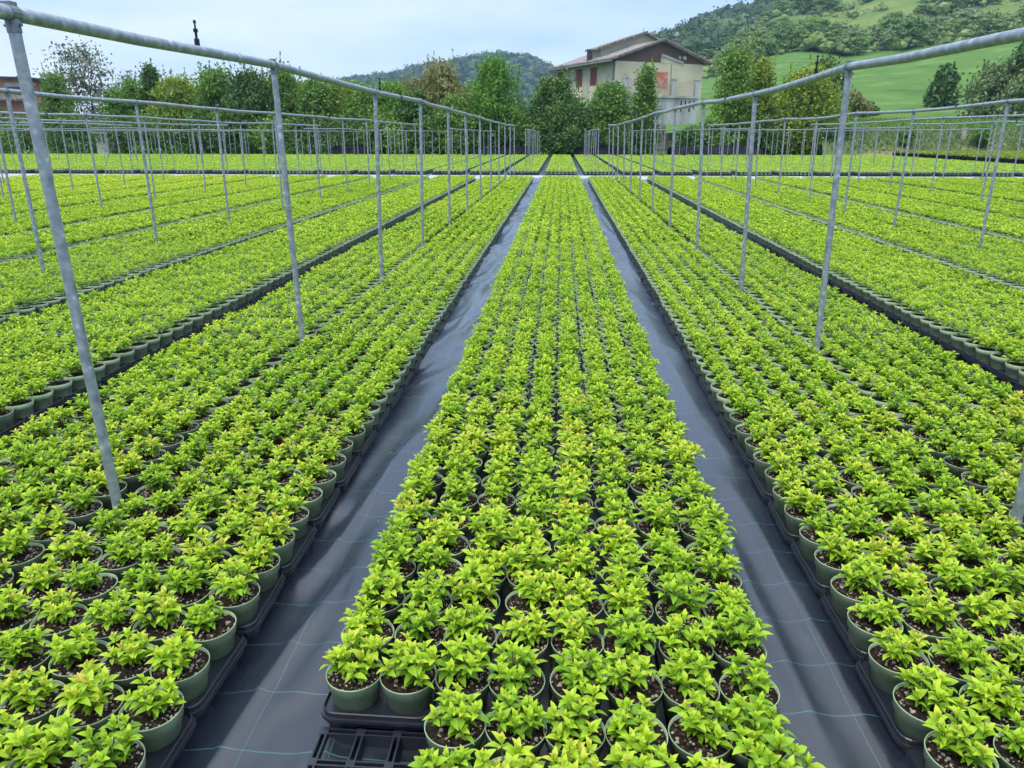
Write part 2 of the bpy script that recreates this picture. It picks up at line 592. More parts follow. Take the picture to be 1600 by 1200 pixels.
def leaf_list(seed, lod):
    """one plant: list of (base xyz, azimuth, elevation, roll, length, tint)"""
    r = np.random.default_rng(seed)
    L = []
    nst = {0: 11, 1: 10, 2: 7, 3: 3}[lod] + int(r.integers(0, 3 if lod < 2 else 2))
    heads = []
    for s in range(nst):
        a = s * 2.4 + r.uniform(-.5, .5)
        rad = (.005 + .051 * math.sqrt((s + .5) / nst)) * r.uniform(.75, 1.2)
        h = r.uniform(.045, .088) * (1 - 5.0 * max(0, rad - .028))
        heads.append((rad * math.cos(a), rad * math.sin(a), h, a, rad))
    orange = r.random() < .25
    for (hx, hy, h, a, rad) in heads:
        tilt = rad * 9
        base = np.array([hx, hy, h])
        t0 = r.uniform(0, 6.28)
        if lod == 3:
            for k in range(3):
                az = t0 + k * 2.09 + r.uniform(-.4, .4)
                L.append((base - (0, 0, .012), az, r.uniform(.15, .6), r.uniform(-.3, .3), r.uniform(.055, .072), np.clip(r.normal(.62, .1), .2, .95)))
            continue
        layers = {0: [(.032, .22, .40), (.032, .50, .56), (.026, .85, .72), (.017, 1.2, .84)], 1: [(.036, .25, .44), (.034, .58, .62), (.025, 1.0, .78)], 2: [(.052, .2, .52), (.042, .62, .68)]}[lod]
        for li, (ln, el, ti) in enumerate(layers):
            for k in range(2):
                az = t0 + li * 1.57 + k * math.pi + r.uniform(-.35, .35)
                outward = math.cos(az - a)
                e = el + r.uniform(-.18, .18) - tilt * .45 * outward
                tt = ti + r.normal(0, .07)
                if orange and li >= len(layers) - 1 and r.random() < .30:
                    tt = r.uniform(.92, 1.0)
                L.append((base + (0, 0, .007 * li - .013), az, e, r.uniform(-.35, .35), ln * r.uniform(.8, 1.25), np.clip(tt, 0, 1)))
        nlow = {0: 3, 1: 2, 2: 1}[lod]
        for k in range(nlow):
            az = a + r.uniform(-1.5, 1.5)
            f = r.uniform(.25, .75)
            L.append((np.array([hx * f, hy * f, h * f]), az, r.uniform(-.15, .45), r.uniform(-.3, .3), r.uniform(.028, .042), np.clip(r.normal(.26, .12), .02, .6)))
    return L, heads


def leaves_mesh(L, lod):
    tv, tfs = leaf_tpl(lod)
    B = np.array([l[0] for l in L])
    az, el, ro, ln, ti = (np.array([l[i] for l in L]) for i in range(1, 6))
    ca, sa, ce, se, cr, sr = np.cos(az), np.sin(az), np.cos(el), np.sin(el), np.cos(ro), np.sin(ro)
    ex = np.stack([ca * ce, sa * ce, se], 1)
    ey0 = np.stack([-sa, ca, 0 * sa], 1)
    ez0 = np.cross(ex, ey0)
    ey = ey0 * cr[:, None] + ez0 * sr[:, None]
    ez = np.cross(ex, ey)
    V = B[:, None, :] + ln[:, None, None] * (tv[None, :, 0:1] * ex[:, None, :] + tv[None, :, 1:2] * ey[:, None, :] + tv[None, :, 2:3] * ez[:, None, :])
    n, k = len(L), len(tv)
    off = (np.arange(n) * k)[:, None, None]
    faces = [(tf[None] + off).reshape(-1, tf.shape[1]) for tf in tfs]
    # slightly paler towards the leaf edge and tip: the leaf's own colour
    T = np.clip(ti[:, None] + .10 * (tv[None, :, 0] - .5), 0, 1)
    return V.reshape(-1, 3), faces, T.reshape(-1)


SOIL_Z = .139
VAR = {}
for lod in range(4):
    VAR[lod] = []
    for s in range(12 if lod == 0 else 9):
        L, heads = leaf_list(100 * lod + s, lod)
        v, fs, t = leaves_mesh(L, lod)
        v = v + np.array([0, 0, SOIL_Z - (.03 if lod == 3 else 0)])
        VAR[lod].append((v, fs, t, heads))

POT_PROF = [(.050, .040), (.0615, .124), (.0660, .125), (.0685, .149), (.0693, .1500), (.0693, .1520), (.0672, .1522), (.0655, .128)]


def pot_mesh(seg, lo=False):
    m_ = MB()
    if lo:
        m_.lathe([(.050, .040), (.0620, .123), (.0655, .124), (.0692, .152), (.0670, .152), (.0655, .130)], seg)
    else:
        m_.lathe([(.002, .040)] + POT_PROF, seg)
    return np.concatenate(m_.v), np.concatenate([f for f, _ in m_.f])


POT_HI, POT_LO = pot_mesh(36), pot_mesh(12, True)
_a = np.linspace(0, 2 * math.pi, 8, endpoint=False)
SOIL_LO = (np.concatenate([np.stack([.067 * np.cos(_a), .067 * np.sin(_a), np.full(8, .142)], 1), [[0, 0, .147]]]), np.array([(i, (i + 1) % 8, 8) for i in range(8)]))

# ---- beds
PITCH = .152
COLW = .14


def cols_b(c):
    return c + (np.arange(8) - 3.5) * COLW


def cols_a(c):
    return np.concatenate([c - .027 - (np.arange(5)[::-1] + .5) * COLW, c + .027 + (np.arange(5) + .5) * COLW])


BEDS = []     # (key, columns, first row y, rows)
NROW = 143
for k in range(-5, 6):
    BEDS.append((('B', k), cols_b(3.14 * k), 'near'))
for k in range(0, 5):
    BEDS.append((('A', k + 1), cols_a(1.535 + 3.14 * k), 'near'))
    BEDS.append((('A', -k - 1), cols_a(-1.57 - 3.14 * k), 'near'))
for k in range(-27, 15):
    BEDS.append((('F', k), cols_b(1.38 * k), 'far'))

P = []    # x, y, bedindex, col, row, edge
for bi, (key, cols, blk) in enumerate(BEDS):
    if blk == 'near':
        rows = 1.455 + PITCH * np.arange(-6, NROW)
        r0 = -6
    else:
        rows = 27.75 + PITCH * np.arange(0, 141)
        r0 = 0
    shift = RNG.uniform(-.05, .05) if key[0] != 'B' or key[1] != 0 else 0
    for ci, cx in enumerate(cols):
        for ri, y in enumerate(rows):
            if key == ('B', 0) and ci < 2 and ri + r0 < 0:
                continue
            ax = px(cx, y, .2)
            mg = 90 + 1300 / max(ax[2], .3)
            if ax[2] < .3 or ax[0] < -mg or ax[0] > 1600 + mg or ax[1] > 1500:
                continue
            P.append((cx, y + shift, bi, ci, ri + r0, 1 if ci in (0, len(cols) - 1) else 0, ax[0], ax[1], ax[2]))
P = np.array(P)
nP = len(P)
P[:, 0] += RNG.normal(0, .0035, nP) + .02 * (fbm(P[:, 1] * .15, P[:, 2] * 9.3, 77) - .5)
P[:, 1] += RNG.normal(0, .004, nP)
# the near end of the centre bed bends slightly to the left
P[:, 0] -= .05 * np.clip((1.75 - P[:, 1]) / .6, 0, 1) * (np.abs(P[:, 0]) < .62) * np.clip((P[:, 0] + .30) / .86, 0, 1)
inframe = (P[:, 6] > -30) & (P[:, 6] < 1630) & (P[:, 7] < 1235)
order = np.argsort(np.where(inframe, P[:, 8], 1e9))
ind = np.zeros(nP, bool)
ind[order[:300]] = True

PROT = RNG.uniform(0, 6.283, nP)
PSC = RNG.uniform(.84, 1.08, nP)
PSC *= np.array([1.0 if BEDS[int(b)][0][0] == 'A' else 1.05 for b in P[:, 2]])
# plant vigour and hue vary in soft patches over the beds (olive, drier corner at the far left)
PT = (fbm(P[:, 0] * .7, P[:, 1] * .5, 41) - .5) * .22 + RNG.normal(0, .085, nP)
dry = np.clip((-P[:, 0] - 5) / 5, 0, 1) * np.clip((P[:, 1] - 13) / 6, 0, 1) * (P[:, 1] < 25)
PT += .20 * dry

# ---- the three hundred plants that show largest, one thing each
root0 = None
pot_o = MB()
pot_o.add(*POT_HI)
pot_o = pot_o.build('pot', M['pot'], smooth=True)
soils = []
for s in range(4):
    r = np.random.default_rng(900 + s)
    m_ = MB()
    rings, seg = [0, .02, .04, .056, .0665], 20
    v = [(0, 0, .146)]
    for rr in rings[1:]:
        for q in range(seg):
            a = q / seg * 2 * math.pi
            v.append((rr * math.cos(a), rr * math.sin(a), .147 - .004 * (rr / .063) ** 2 + r.uniform(-.003, .003) * (rr < .06)))
    f3 = [(0, 1 + q, 1 + (q + 1) % seg) for q in range(seg)]
    f4 = [(1 + i * seg + q, 1 + (i + 1) * seg + q, 1 + (i + 1) * seg + (q + 1) % seg, 1 + i * seg + (q + 1) % seg) for i in range(3) for q in range(seg)]
    m_.add(v, f3)
    m_.f.append((np.array(f4), 0))
    so_ = m_.build('soil', M['soil'], smooth=True)
    pm = MB()
    for q in range(60):
        a, rr = r.uniform(0, 6.28), .064 * math.sqrt(r.uniform(.08, 1))
        sz = r.uniform(.0011, .0030) if q % 6 else r.uniform(.003, .0046)
        pm.blob((rr * math.cos(a), rr * math.sin(a), .1465), (sz * r.uniform(.8, 1.3), sz, sz * .8), 1, .25, rng=r)
    po_ = pm.build('perlite', M['perlite'])
    soils.append((so_, po_))
fol = []
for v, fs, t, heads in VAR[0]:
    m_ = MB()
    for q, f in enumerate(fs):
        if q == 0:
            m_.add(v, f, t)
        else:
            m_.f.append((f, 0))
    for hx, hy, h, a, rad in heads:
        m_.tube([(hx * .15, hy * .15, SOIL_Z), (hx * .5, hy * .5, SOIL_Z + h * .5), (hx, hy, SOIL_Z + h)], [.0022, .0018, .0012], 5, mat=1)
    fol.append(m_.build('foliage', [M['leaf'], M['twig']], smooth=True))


def ordn(n):
    words_ = ['first', 'second', 'third', 'fourth', 'fifth', 'sixth', 'seventh', 'eighth', 'ninth', 'tenth']
    if n <= 10:
        return words_[n - 1]
    return f"{n}{'th' if 10 <= n % 100 <= 20 else {1: 'st', 2: 'nd', 3: 'rd'}.get(n % 10, 'th')}"


firstrow = {}
for i in np.where(inframe)[0]:
    b = int(P[i, 2])
    firstrow[b] = min(firstrow.get(b, 999), int(P[i, 4]))
for n_, i in enumerate(order[:300]):
    x, y, bi, ci, ri = P[i, 0], P[i, 1], int(P[i, 2]), int(P[i, 3]), int(P[i, 4])
    key = BEDS[bi][0]
    ncol = len(BEDS[bi][1])
    rowname = ordn(ri - firstrow[bi] + 1)
    if key == ('B', 0):
        lab = f"lime green potted plant, centre bed, {rowname} row from the bottom, {ordn(ci + 1)} from the left"
        if ci < 2 and ri == 0:
            lab = f"front corner potted plant of centre bed above the empty tray, its {'left' if ci == 0 else 'right'} one"
        grp = 'potted plants in the centre bed'
    else:
        side = 'left' if key[1] < 0 else 'right'
        cc = (ncol - ci) if key[1] < 0 else ci + 1
        if key[0] == 'A':
            lab = f"lime green potted plant, bed {side} of the {side} aisle, {rowname} row up, {ordn(cc)} from aisle"
        else:
            lab = f"lime green potted plant, outer {side} bed, {rowname} row up, {ordn(cc)} from the gap"
        grp = f'potted plants in the {side} bed'
    e = empty('potted_plant', (x, y, 0), PROT[i])
    e.rotation_euler = (RNG.normal(0, .014), RNG.normal(0, .014), PROT[i])
    tag(e, lab, 'potted plant', grp)
    s_, p_ = soils[n_ % 4]
    if n_ == 0:
        po, fo = pot_o, fol[0]
        po.parent = e
        fo.parent = e
        so2 = put(s_, e)
        put(p_, so2)
    else:
        put(pot_o, e)
        so2 = put(s_, e)
        put(p_, so2)
        fo = put(fol[n_ % 12], e)
    fo.location = (RNG.normal(0, .006), RNG.normal(0, .008), SOIL_Z * (1 - PSC[i]))
    fo.scale = (PSC[i], PSC[i], PSC[i])
for s_, p_ in soils:
    bpy.data.objects.remove(p_)
    bpy.data.objects.remove(s_)
for fo in fol[1:]:
    bpy.data.objects.remove(fo)

# ---- the rest as one object


def batch(m_, idx, verts, faces, tint, mat, scale=True, jz=None):
    if len(idx) == 0:
        return
    c, s = np.cos(PROT[idx]), np.sin(PROT[idx])
    sc = PSC[idx] if scale else np.ones(len(idx))
    X = (verts[None, :, 0] * c[:, None] - verts[None, :, 1] * s[:, None]) * sc[:, None] + P[idx, 0][:, None]
    Y = (verts[None, :, 0] * s[:, None] + verts[None, :, 1] * c[:, None]) * sc[:, None] + P[idx, 1][:, None]
    Z = np.repeat(verts[None, :, 2], len(idx), 0)
    if scale:
        Z = SOIL_Z + (Z - SOIL_Z) * sc[:, None]
    k = len(verts)
    off = (np.arange(len(idx)) * k)[:, None, None]
    fl = faces if isinstance(faces, list) else [faces]
    T = np.clip((tint[None] if not np.isscalar(tint) else np.full((1, k), tint)) + (PT[idx][:, None] if scale else 0), 0, .97)
    T = np.broadcast_to(T, (len(idx), k)).reshape(-1)
    for q, f in enumerate(fl):
        ff = (f[None] + off).reshape(-1, f.shape[1])
        if q == 0:
            base = m_.n
            m_.add(np.stack([X, Y, Z], -1).reshape(-1, 3), ff, T, mat)
        else:
            m_.f.append((ff + base, mat))


rest = np.where(~ind)[0]
far = P[rest, 1] > 26
dist = P[rest, 8]
lod = np.where(far, 3, np.where(dist < 4.6, 0, np.where(dist < 9, 1, 2)))
big = MB()
vsel = RNG.integers(0, 9, len(rest))
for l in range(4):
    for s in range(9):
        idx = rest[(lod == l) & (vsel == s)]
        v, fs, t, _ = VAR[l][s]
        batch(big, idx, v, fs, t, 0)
nearsoil = rest[~far]
batch(big, nearsoil, SOIL_LO[0], SOIL_LO[1], .5, 2, scale=False)
potsel = rest[(lod <= 1) | ((lod == 2) & (P[rest, 5] > 0)) | (far & ((P[rest, 5] > 0) | (P[rest, 4] < 1.5)))]
batch(big, potsel, POT_LO[0], POT_LO[1], .5, 1, scale=False)
o = big.build('potted_plants', [M['leaf'], M['pot'], M['soil']], smooth=True)
tag(o, 'beds of lime green potted plants stretching back to the trees', 'potted plants', kind='stuff')

# ------------------------------------------------------------------ trays


def rrect(w_, d_, r_, n=4):
    pts = []
    for cx, cy, a0 in ((w_ / 2 - r_, d_ / 2 - r_, 0), (-w_ / 2 + r_, d_ / 2 - r_, 90), (-w_ / 2 + r_, -d_ / 2 + r_, 180), (w_ / 2 - r_, -d_ / 2 + r_, 270)):
        for k in range(n + 1):
            a = R(a0 + 90 * k / n)
            pts.append((cx + r_ * math.cos(a), cy + r_ * math.sin(a)))
    return np.array(pts)


def tray_mb():
    m_ = MB()
    prof = [(.262, .282, .030, .030), (.268, .288, .032, .046), (.279, .301, .036, .048), (.281, .303, .036, .054), (.279, .301, .036, .058), (.270, .292, .034, .058), (.268, .290, .034, .070), (.264, .286, .033, .072), (.258, .280, .030, .064)]
    prof = [(a, b, r_, z + .014) for a, b, r_, z in prof]
    rings = [np.column_stack([rrect(a, b, r_), np.full(20, z)]) for a, b, r_, z in prof]
    v = np.concatenate(rings)
    k = np.arange(20)
    f = np.concatenate([np.stack([i * 20 + k, i * 20 + (k + 1) % 20, (i + 1) * 20 + (k + 1) % 20, (i + 1) * 20 + k], 1) for i in range(len(prof) - 1)])
    m_.add(v, f)
    top = np.concatenate([rings[-1], [[0, 0, .078]]])
    m_.add(top, np.stack([k, (k + 1) % 20, np.full(20, 20)], 1))
    bot = np.concatenate([rings[0], [[0, 0, .044]]])
    m_.add(bot, np.stack([(k + 1) % 20, k, np.full(20, 20)], 1))
    for sx in (-1, 1):
        for sy in (-1, 1):
            m_.lathe([(.057, .045), (.050, .006), (.046, .003), (.002, .003)], 16, (sx * .068, sy * .074, 0))
    return m_


def tray_pos(bi):
    key, cols, blk = BEDS[bi]
    ncol = len(cols)
    groups = [(0, 1), (2, 3), (4, 5), (6, 7)] if ncol == 8 else [(0, 1), (2, 3), (5, 6), (7, 8)]
    return groups


tray0 = None
lowtray = MB()
tray_counts = {}
for bi, (key, cols, blk) in enumerate(BEDS):
    if blk == 'near':
        rows = 1.455 + PITCH * np.arange(-6, NROW - 1, 2)
    else:
        rows = 27.75 + PITCH * np.arange(0, 140, 2)
    n = len(cols)
    if n == 8:
        pairs = [(0, 1), (2, 3), (4, 5), (6, 7)]
    elif key[1] > 0:
        pairs = [(0, 1), (2, 3), (4, 4), (5, 6), (7, 8), (9, 9)]
    else:
        pairs = [(0, 0), (1, 2), (3, 4), (5, 5), (6, 7), (8, 9)]
    for pi, (a, b) in enumerate(pairs):
        cx = (cols[a] + cols[b]) / 2
        for y in rows:
            cy = y + PITCH / 2
            if key == ('B', 0) and a < 2 and y < 1.4:
                continue
            q = px(cx, cy, .05)
            mg = 90 + 1300 / max(q[2], .3)
            if q[2] < .3 or q[0] < -mg or q[0] > 1600 + mg or q[1] > 1600:
                continue
            detailed, lab, grp = False, None, None
            vis = -40 < q[0] < 1640 and q[1] < 1240
            if blk == 'near' and vis and a != b:
                if key[0] == 'A' and abs(key[1]) == 1 and cy < 11:
                    if (key[1] > 0 and pi == 0) or (key[1] < 0 and pi == len(pairs) - 1):
                        side = 'right' if key[1] > 0 else 'left'
                        detailed, lab, grp = True, f'black plastic pot tray edging the {side} aisle on its outer side', f'trays along the {side} aisle'
                if key[0] == 'B' and abs(key[1]) == 1 and cy < 9.5:
                    if (key[1] > 0 and pi == 0) or (key[1] < 0 and pi == len(pairs) - 1):
                        side = 'right' if key[1] > 0 else 'left'
                        detailed, lab, grp = True, f'black plastic pot tray in the second bed {side} of centre', f'trays of the second bed {side}'
                if key == ('B', 0) and pi == 0 and cy < 1.8:
                    detailed, lab, grp = True, 'black pot tray at the left front edge of the centre bed', 'trays of the centre bed'
            if detailed:
                kk = (key, pi)
                tray_counts[kk] = tray_counts.get(kk, 0) + 1
                lab = lab + f', {ordn(tray_counts[kk])} up'
                if tray0 is None:
                    tray0 = o = tray_mb().build('plant_tray', M['tray'])
                else:
                    o = tray0.copy()
                    COL.objects.link(o)
                o.location = (cx + RNG.normal(0, .003), cy + RNG.normal(0, .002), 0)
                o.rotation_euler = (0, 0, RNG.normal(0, .012))
                tag(o, lab, 'tray', grp)
            else:
                w2 = .136 if a != b else .066
                lowtray.box((cx - w2, cy - .148, .002), (cx + w2, cy + .148, .075))
o = lowtray.build('plant_trays', M['tray'])
tag(o, 'black plastic trays under the rows of pots', 'trays', kind='stuff')

# empty cell tray on the cloth, front left of the centre bed
e = empty('empty_tray', (-.405, 1.185, 0))
tag(e, 'empty black cell tray on the cloth before the front left pots', 'tray')
m_ = MB()
cw, cd = .088, .092
nx, ny = 3, 4
for i in range(nx):
    for j in range(ny):
        cx, cy = (i - (nx - 1) / 2) * cw, (j - (ny - 1) / 2) * cd
        hw, hd = cw / 2 - .009, cd / 2 - .009
        h0, h1 = .006, .046
        iw, idp = hw - .007, hd - .007
        tp = [(cx - hw, cy - hd, h1), (cx + hw, cy - hd, h1), (cx + hw, cy + hd, h1), (cx - hw, cy + hd, h1)]
        bt = [(cx - iw, cy - idp, h0), (cx + iw, cy - idp, h0), (cx + iw, cy + idp, h0), (cx - iw, cy + idp, h0)]
        m_.add(tp + bt, [(0, 1, 5, 4), (1, 2, 6, 5), (2, 3, 7, 6), (3, 0, 4, 7), (4, 5, 6, 7)])
m_.build('cell_walls', M['tray'], e)
m_ = MB()
for i in range(nx + 1):
    x = (i - nx / 2) * cw
    for j in range(ny):
        y0 = (j - ny / 2) * cd
        for dx in (-.007, .007):
            m_.box((x + dx - .0022, y0 + .009, .030), (x + dx + .0022, y0 + cd - .009, .050))
    for j in range(ny + 1):
        y = (j - ny / 2) * cd
        m_.box((x - .0105, y - .0105, .028), (x + .0105, y + .0105, .0505))
for j in range(ny + 1):
    y = (j - ny / 2) * cd
    for i in range(nx):
        x0 = (i - nx / 2) * cw
        for dy in (-.007, .007):
            m_.box((x0 + .0107, y + dy - .0022, .030), (x0 + cw - .0107, y + dy + .0022, .0495))
m_.build('rib_grid', M['tray'], e)

# pebbles and spilled perlite on the aisle cloth
m_ = MB()
for k in range(260):
    side = -1 if k % 2 else 1
    x = side * RNG.uniform(.58, .83)
    y = 1.05 + 7.5 * RNG.random() ** 1.8
    s = RNG.uniform(.0014, .0050) if k % 12 else RNG.uniform(.006, .009)
    m_.blob((x, y, .012 + s * .4), (s * 1.2, s, s * .8), 1, .3, tint=RNG.random())
tag(m_.build('pebbles', M['stone']), 'small pale pebbles and perlite scattered on the black cloth', 'pebbles', kind='stuff')

# ------------------------------------------------------------------ pipe frames
_pm = MB()
_pm.tube([(0, 0, 0), (0, 0, .5), (0, 0, 1)], .0165, 14)
POST = _pm.build('post', M['zinc'], smooth=True)
_cm = MB()
_cm.tube([(0, -.017, 0), (0, .017, 0)], .0232, 14)
_cm.tube([(0, 0, -.050), (0, 0, -.016)], .0190, 14)
_cm.box((-.013, -.016, .019), (.013, .016, .029))
_cm.tube([(-.026, 0, -.030), (.026, 0, -.030)], .0045, 8)
CLAMP = _cm.build('clamp', M['clamp'])
_km = MB()
_km.tube([(0, -.018, 0), (0, .018, 0)], .0232, 12)
_km.box((-.008, -.008, .018), (.008, .008, .032))
COUP = _km.build('coupler', M['black'])
_sm = MB()
_sm.lathe([(.001, .0), (.016, .0), (.016, .025), (.008, .028), (.008, .050), (.014, .052), (.014, .064), (.006, .067), (.005, .085), (.009, .088), (.009, .096), (.001, .100)], 10)
SPR = _sm.build('sprinkler', M['black'])


def frame(base, tops, label, group, rr=.0205, cat='pipe frame', ends=(.5, .25), detail=True, spr=(), coups=()):
    base = [Vector(b) for b in base]
    tops = [Vector(t) for t in tops]
    e = empty('pipe_frame', (base[0].x, base[0].y, 0))
    tag(e, label, cat, group)
    inv = Vector((base[0].x, base[0].y, 0))
    # rail through the post tops
    pts = [tops[0] + (tops[0] - tops[1]).normalized() * ends[0]] + tops + [tops[-1] + (tops[-1] - tops[-2]).normalized() * ends[1]]
    fine = []
    for i in range(len(pts) - 1):
        for t in ((0, .33, .66) if detail else (0,)):
            p = pts[i].lerp(pts[i + 1], t)
            if 0 < t and detail:
                p = p + Vector((random.gauss(0, .004), 0, random.gauss(0, .004) - .004))
            fine.append(p - inv)
    fine.append(pts[-1] - inv)
    m2 = MB()
    m2.tube([tuple(p) for p in fine], rr, 14 if detail else 8)
    rail = m2.build('rail', M['zinc'], e, smooth=True)
    for b, t in zip(base, tops):
        p = put(POST, e)
        p.location = b - inv
        d = t - b
        p.rotation_euler = Vector((0, 0, 1)).rotation_difference(d.normalized()).to_euler()
        p.scale = (1, 1, d.length)
        if detail:
            c = put(CLAMP, p)
            c.matrix_parent_inverse.identity()
            c.location = (0, 0, 1.0)
            c.scale = (1, 1, 1 / d.length)

    def on_rail(y):
        for a, b in zip(pts[:-1], pts[1:]):
            if a.y <= y <= b.y:
                return a.lerp(b, (y - a.y) / (b.y - a.y)) - inv
        return pts[0] - inv
    for y in coups:
        c = put(COUP, rail)
        c.location = on_rail(y)
    for y in spr:
        c = put(SPR, rail)
        c.location = on_rail(y) + Vector((0, 0, rr - .003))
        c.scale = (.7, .7, 1)
    return e


ys = [2.18, 4.27, 6.17, 8.25, 10.3, 12.3, 14.3, 16.35, 18.4, 20.45, 22.5, 24.5]
lz = [1.72, 1.76, 1.715, 1.735, 1.72, 1.71, 1.69, 1.67, 1.66, 1.65, 1.655, 1.67]
lbx = [-1.50, -1.56, -1.52, -1.54, -1.53, -1.52, -1.51, -1.51, -1.50, -1.50, -1.50, -1.50]
ltx = [-1.54, -1.58, -1.48, -1.50, -1.51, -1.53, -1.51, -1.50, -1.49, -1.50, -1.50, -1.50]
frame([(x, y, 0) for x, y in zip(lbx, ys)], [(x, y, z) for x, y, z in zip(ltx, ys, lz)],
      'grey galvanised pipe rail on posts nearest left of the centre bed', 'pipe frames of the front block', ends=(3.0, .25), spr=(3.35, 6.35), coups=(7.15, 13.2, 19.3))
yr = [2.22, 4.22, 6.15, 8.17, 10.38, 12.5, 14.5, 16.5, 18.5, 20.5, 22.5, 24.4]
rz = [1.70, 1.73, 1.69, 1.71, 1.72, 1.72, 1.69, 1.67, 1.66, 1.65, 1.65, 1.67]
frame([(1.50 + .008 * (k % 3), y, 0) for k, y in enumerate(yr)], [(1.47 if k != 3 else 1.44, y, z) for k, (y, z) in enumerate(zip(yr, rz))],
      'grey galvanised pipe rail on posts nearest right of the centre bed', 'pipe frames of the front block', ends=(3.0, .25), spr=(4.75,), coups=(7.1, 13.3, 19.3))
names = {1: 'second', 2: 'third', 3: 'fourth', 4: 'fifth', 5: 'sixth'}
for side in (-1, 1):
    for k in range(1, 6 if side < 0 else 5):
        x = side * (1.54 + 3.16 * k)
        start = 0 if k < 2 else 1 if k < 3 else 2
        yy = [y + random.gauss(0, .06) + (.1 if k > 1 else .15) for y in ys[start:]]
        if side > 0:
            yy = [y + .25 for y in yy]
        zz = 1.72 + random.uniform(-.02, .02)
        tops = [(x - side * random.uniform(.0, .05), y, zz + random.gauss(0, .012) - .002 * (y - 5)) for y in yy]
        frame([(x + random.gauss(0, .02), y, 0) for y in yy], tops, f"{names[k]} galvanised pipe rail out on the {'left' if side < 0 else 'right'} of the front block", 'pipe frames of the front block',
              ends=(1.6, .3), coups=[yy[0] + 1.0 + 6.1 * q for q in range(3)])
for k in range(-10, 7):
    if k == 0:
        continue
    x = (k - (0.5 if k > 0 else -0.5)) * 2.76
    yy = [29.2 + 2.35 * q + random.gauss(0, .05) for q in range(9)]
    zz = 1.60 + random.uniform(-.04, .05)
    side = 'left' if k < 0 else 'right'
    frame([(x + random.gauss(0, .02), y, 0) for y in yy], [(x + random.gauss(0, .015), y, zz + random.gauss(0, .012)) for y in yy],
          f'thin galvanised pipe frame in the back block, {ordn(abs(k))} row {side} of its centre bed', 'pipe frames of the back block', rr=.020, detail=False)
for o in (POST, CLAMP, COUP, SPR):
    bpy.data.objects.remove(o)

# ------------------------------------------------------------------ trees


def leaf_quads(m_, C, size, tint, rng, elong=1.6, up=0.0, mat=0):
    n = len(C)
    d = rng.normal(size=(n, 3))
    d[:, 2] = d[:, 2] * (1 + up) + up * 1.4
    d /= np.linalg.norm(d, axis=1)[:, None]
    q = rng.normal(size=(n, 3))
    e = np.cross(d, q)
    e /= np.linalg.norm(e, axis=1)[:, None] + 1e-9
    s = size * rng.uniform(.6, 1.3, n)
    a = d * (s * elong * .5)[:, None]
    b = e * (s * .5)[:, None]
    V = np.stack([C - a, C + b - a * .1, C + a, C - b - a * .1], 1).reshape(-1, 3)
    Fq = np.arange(n * 4).reshape(-1, 4)
    m_.add(V, Fq, np.repeat(np.clip(tint, 0, 1), 4), mat)


def crown_points(shape, w_, h_, z0, ncl, nleaf, rng, clump):
    """clump centres inside an uneven envelope, leaves gathered round each"""
    C, T = [], []
    cen = []
    ph = rng.uniform(0, 6.28, 4)
    k = 0
    while k < ncl:
        t = rng.random()
        if shape == 'cone':
            rad = (1 - t) ** .8 * (.35 + .65 * min(1, t * 5 + .5))
        elif shape == 'plume':
            rad = .55 + .45 * math.sin(math.pi * min(1, t * 1.05)) - .45 * t ** 3
        elif shape == 'bush':
            rad = math.sqrt(max(0, 1 - t ** 2.2))
        elif shape == 'egg':
            rad = math.sin(math.pi * (t * .86 + .12)) ** .6 * (1 - .35 * t)
        else:
            rad = math.sqrt(max(0, 1 - (2 * t - 1) ** 2)) ** .8
        a = rng.uniform(0, 6.28)
        lob = 1 + .22 * math.sin(3 * a + ph[0] + 5 * t) + .14 * math.sin(5 * a + ph[1] - 7 * t)
        rr = w_ * rad * lob * (rng.random() ** .40)
        cen.append((rr * math.cos(a), rr * math.sin(a), z0 + h_ * t * (1 + .07 * math.sin(a * 2 + ph[2]))))
        k += 1
    cen = np.array(cen)
    ct = np.clip(rng.normal(.5, .20, ncl), 0, 1)
    cs = clump * rng.uniform(.6, 1.35, ncl)
    C = np.repeat(cen, nleaf, 0) + rng.normal(size=(ncl * nleaf, 3)) * np.repeat(cs, nleaf)[:, None] * np.array([1, 1, .75])
    T = np.repeat(ct, nleaf) + rng.normal(0, .12, ncl * nleaf)
    C[:, 2] = np.maximum(C[:, 2], .02)
    return C, T, cen


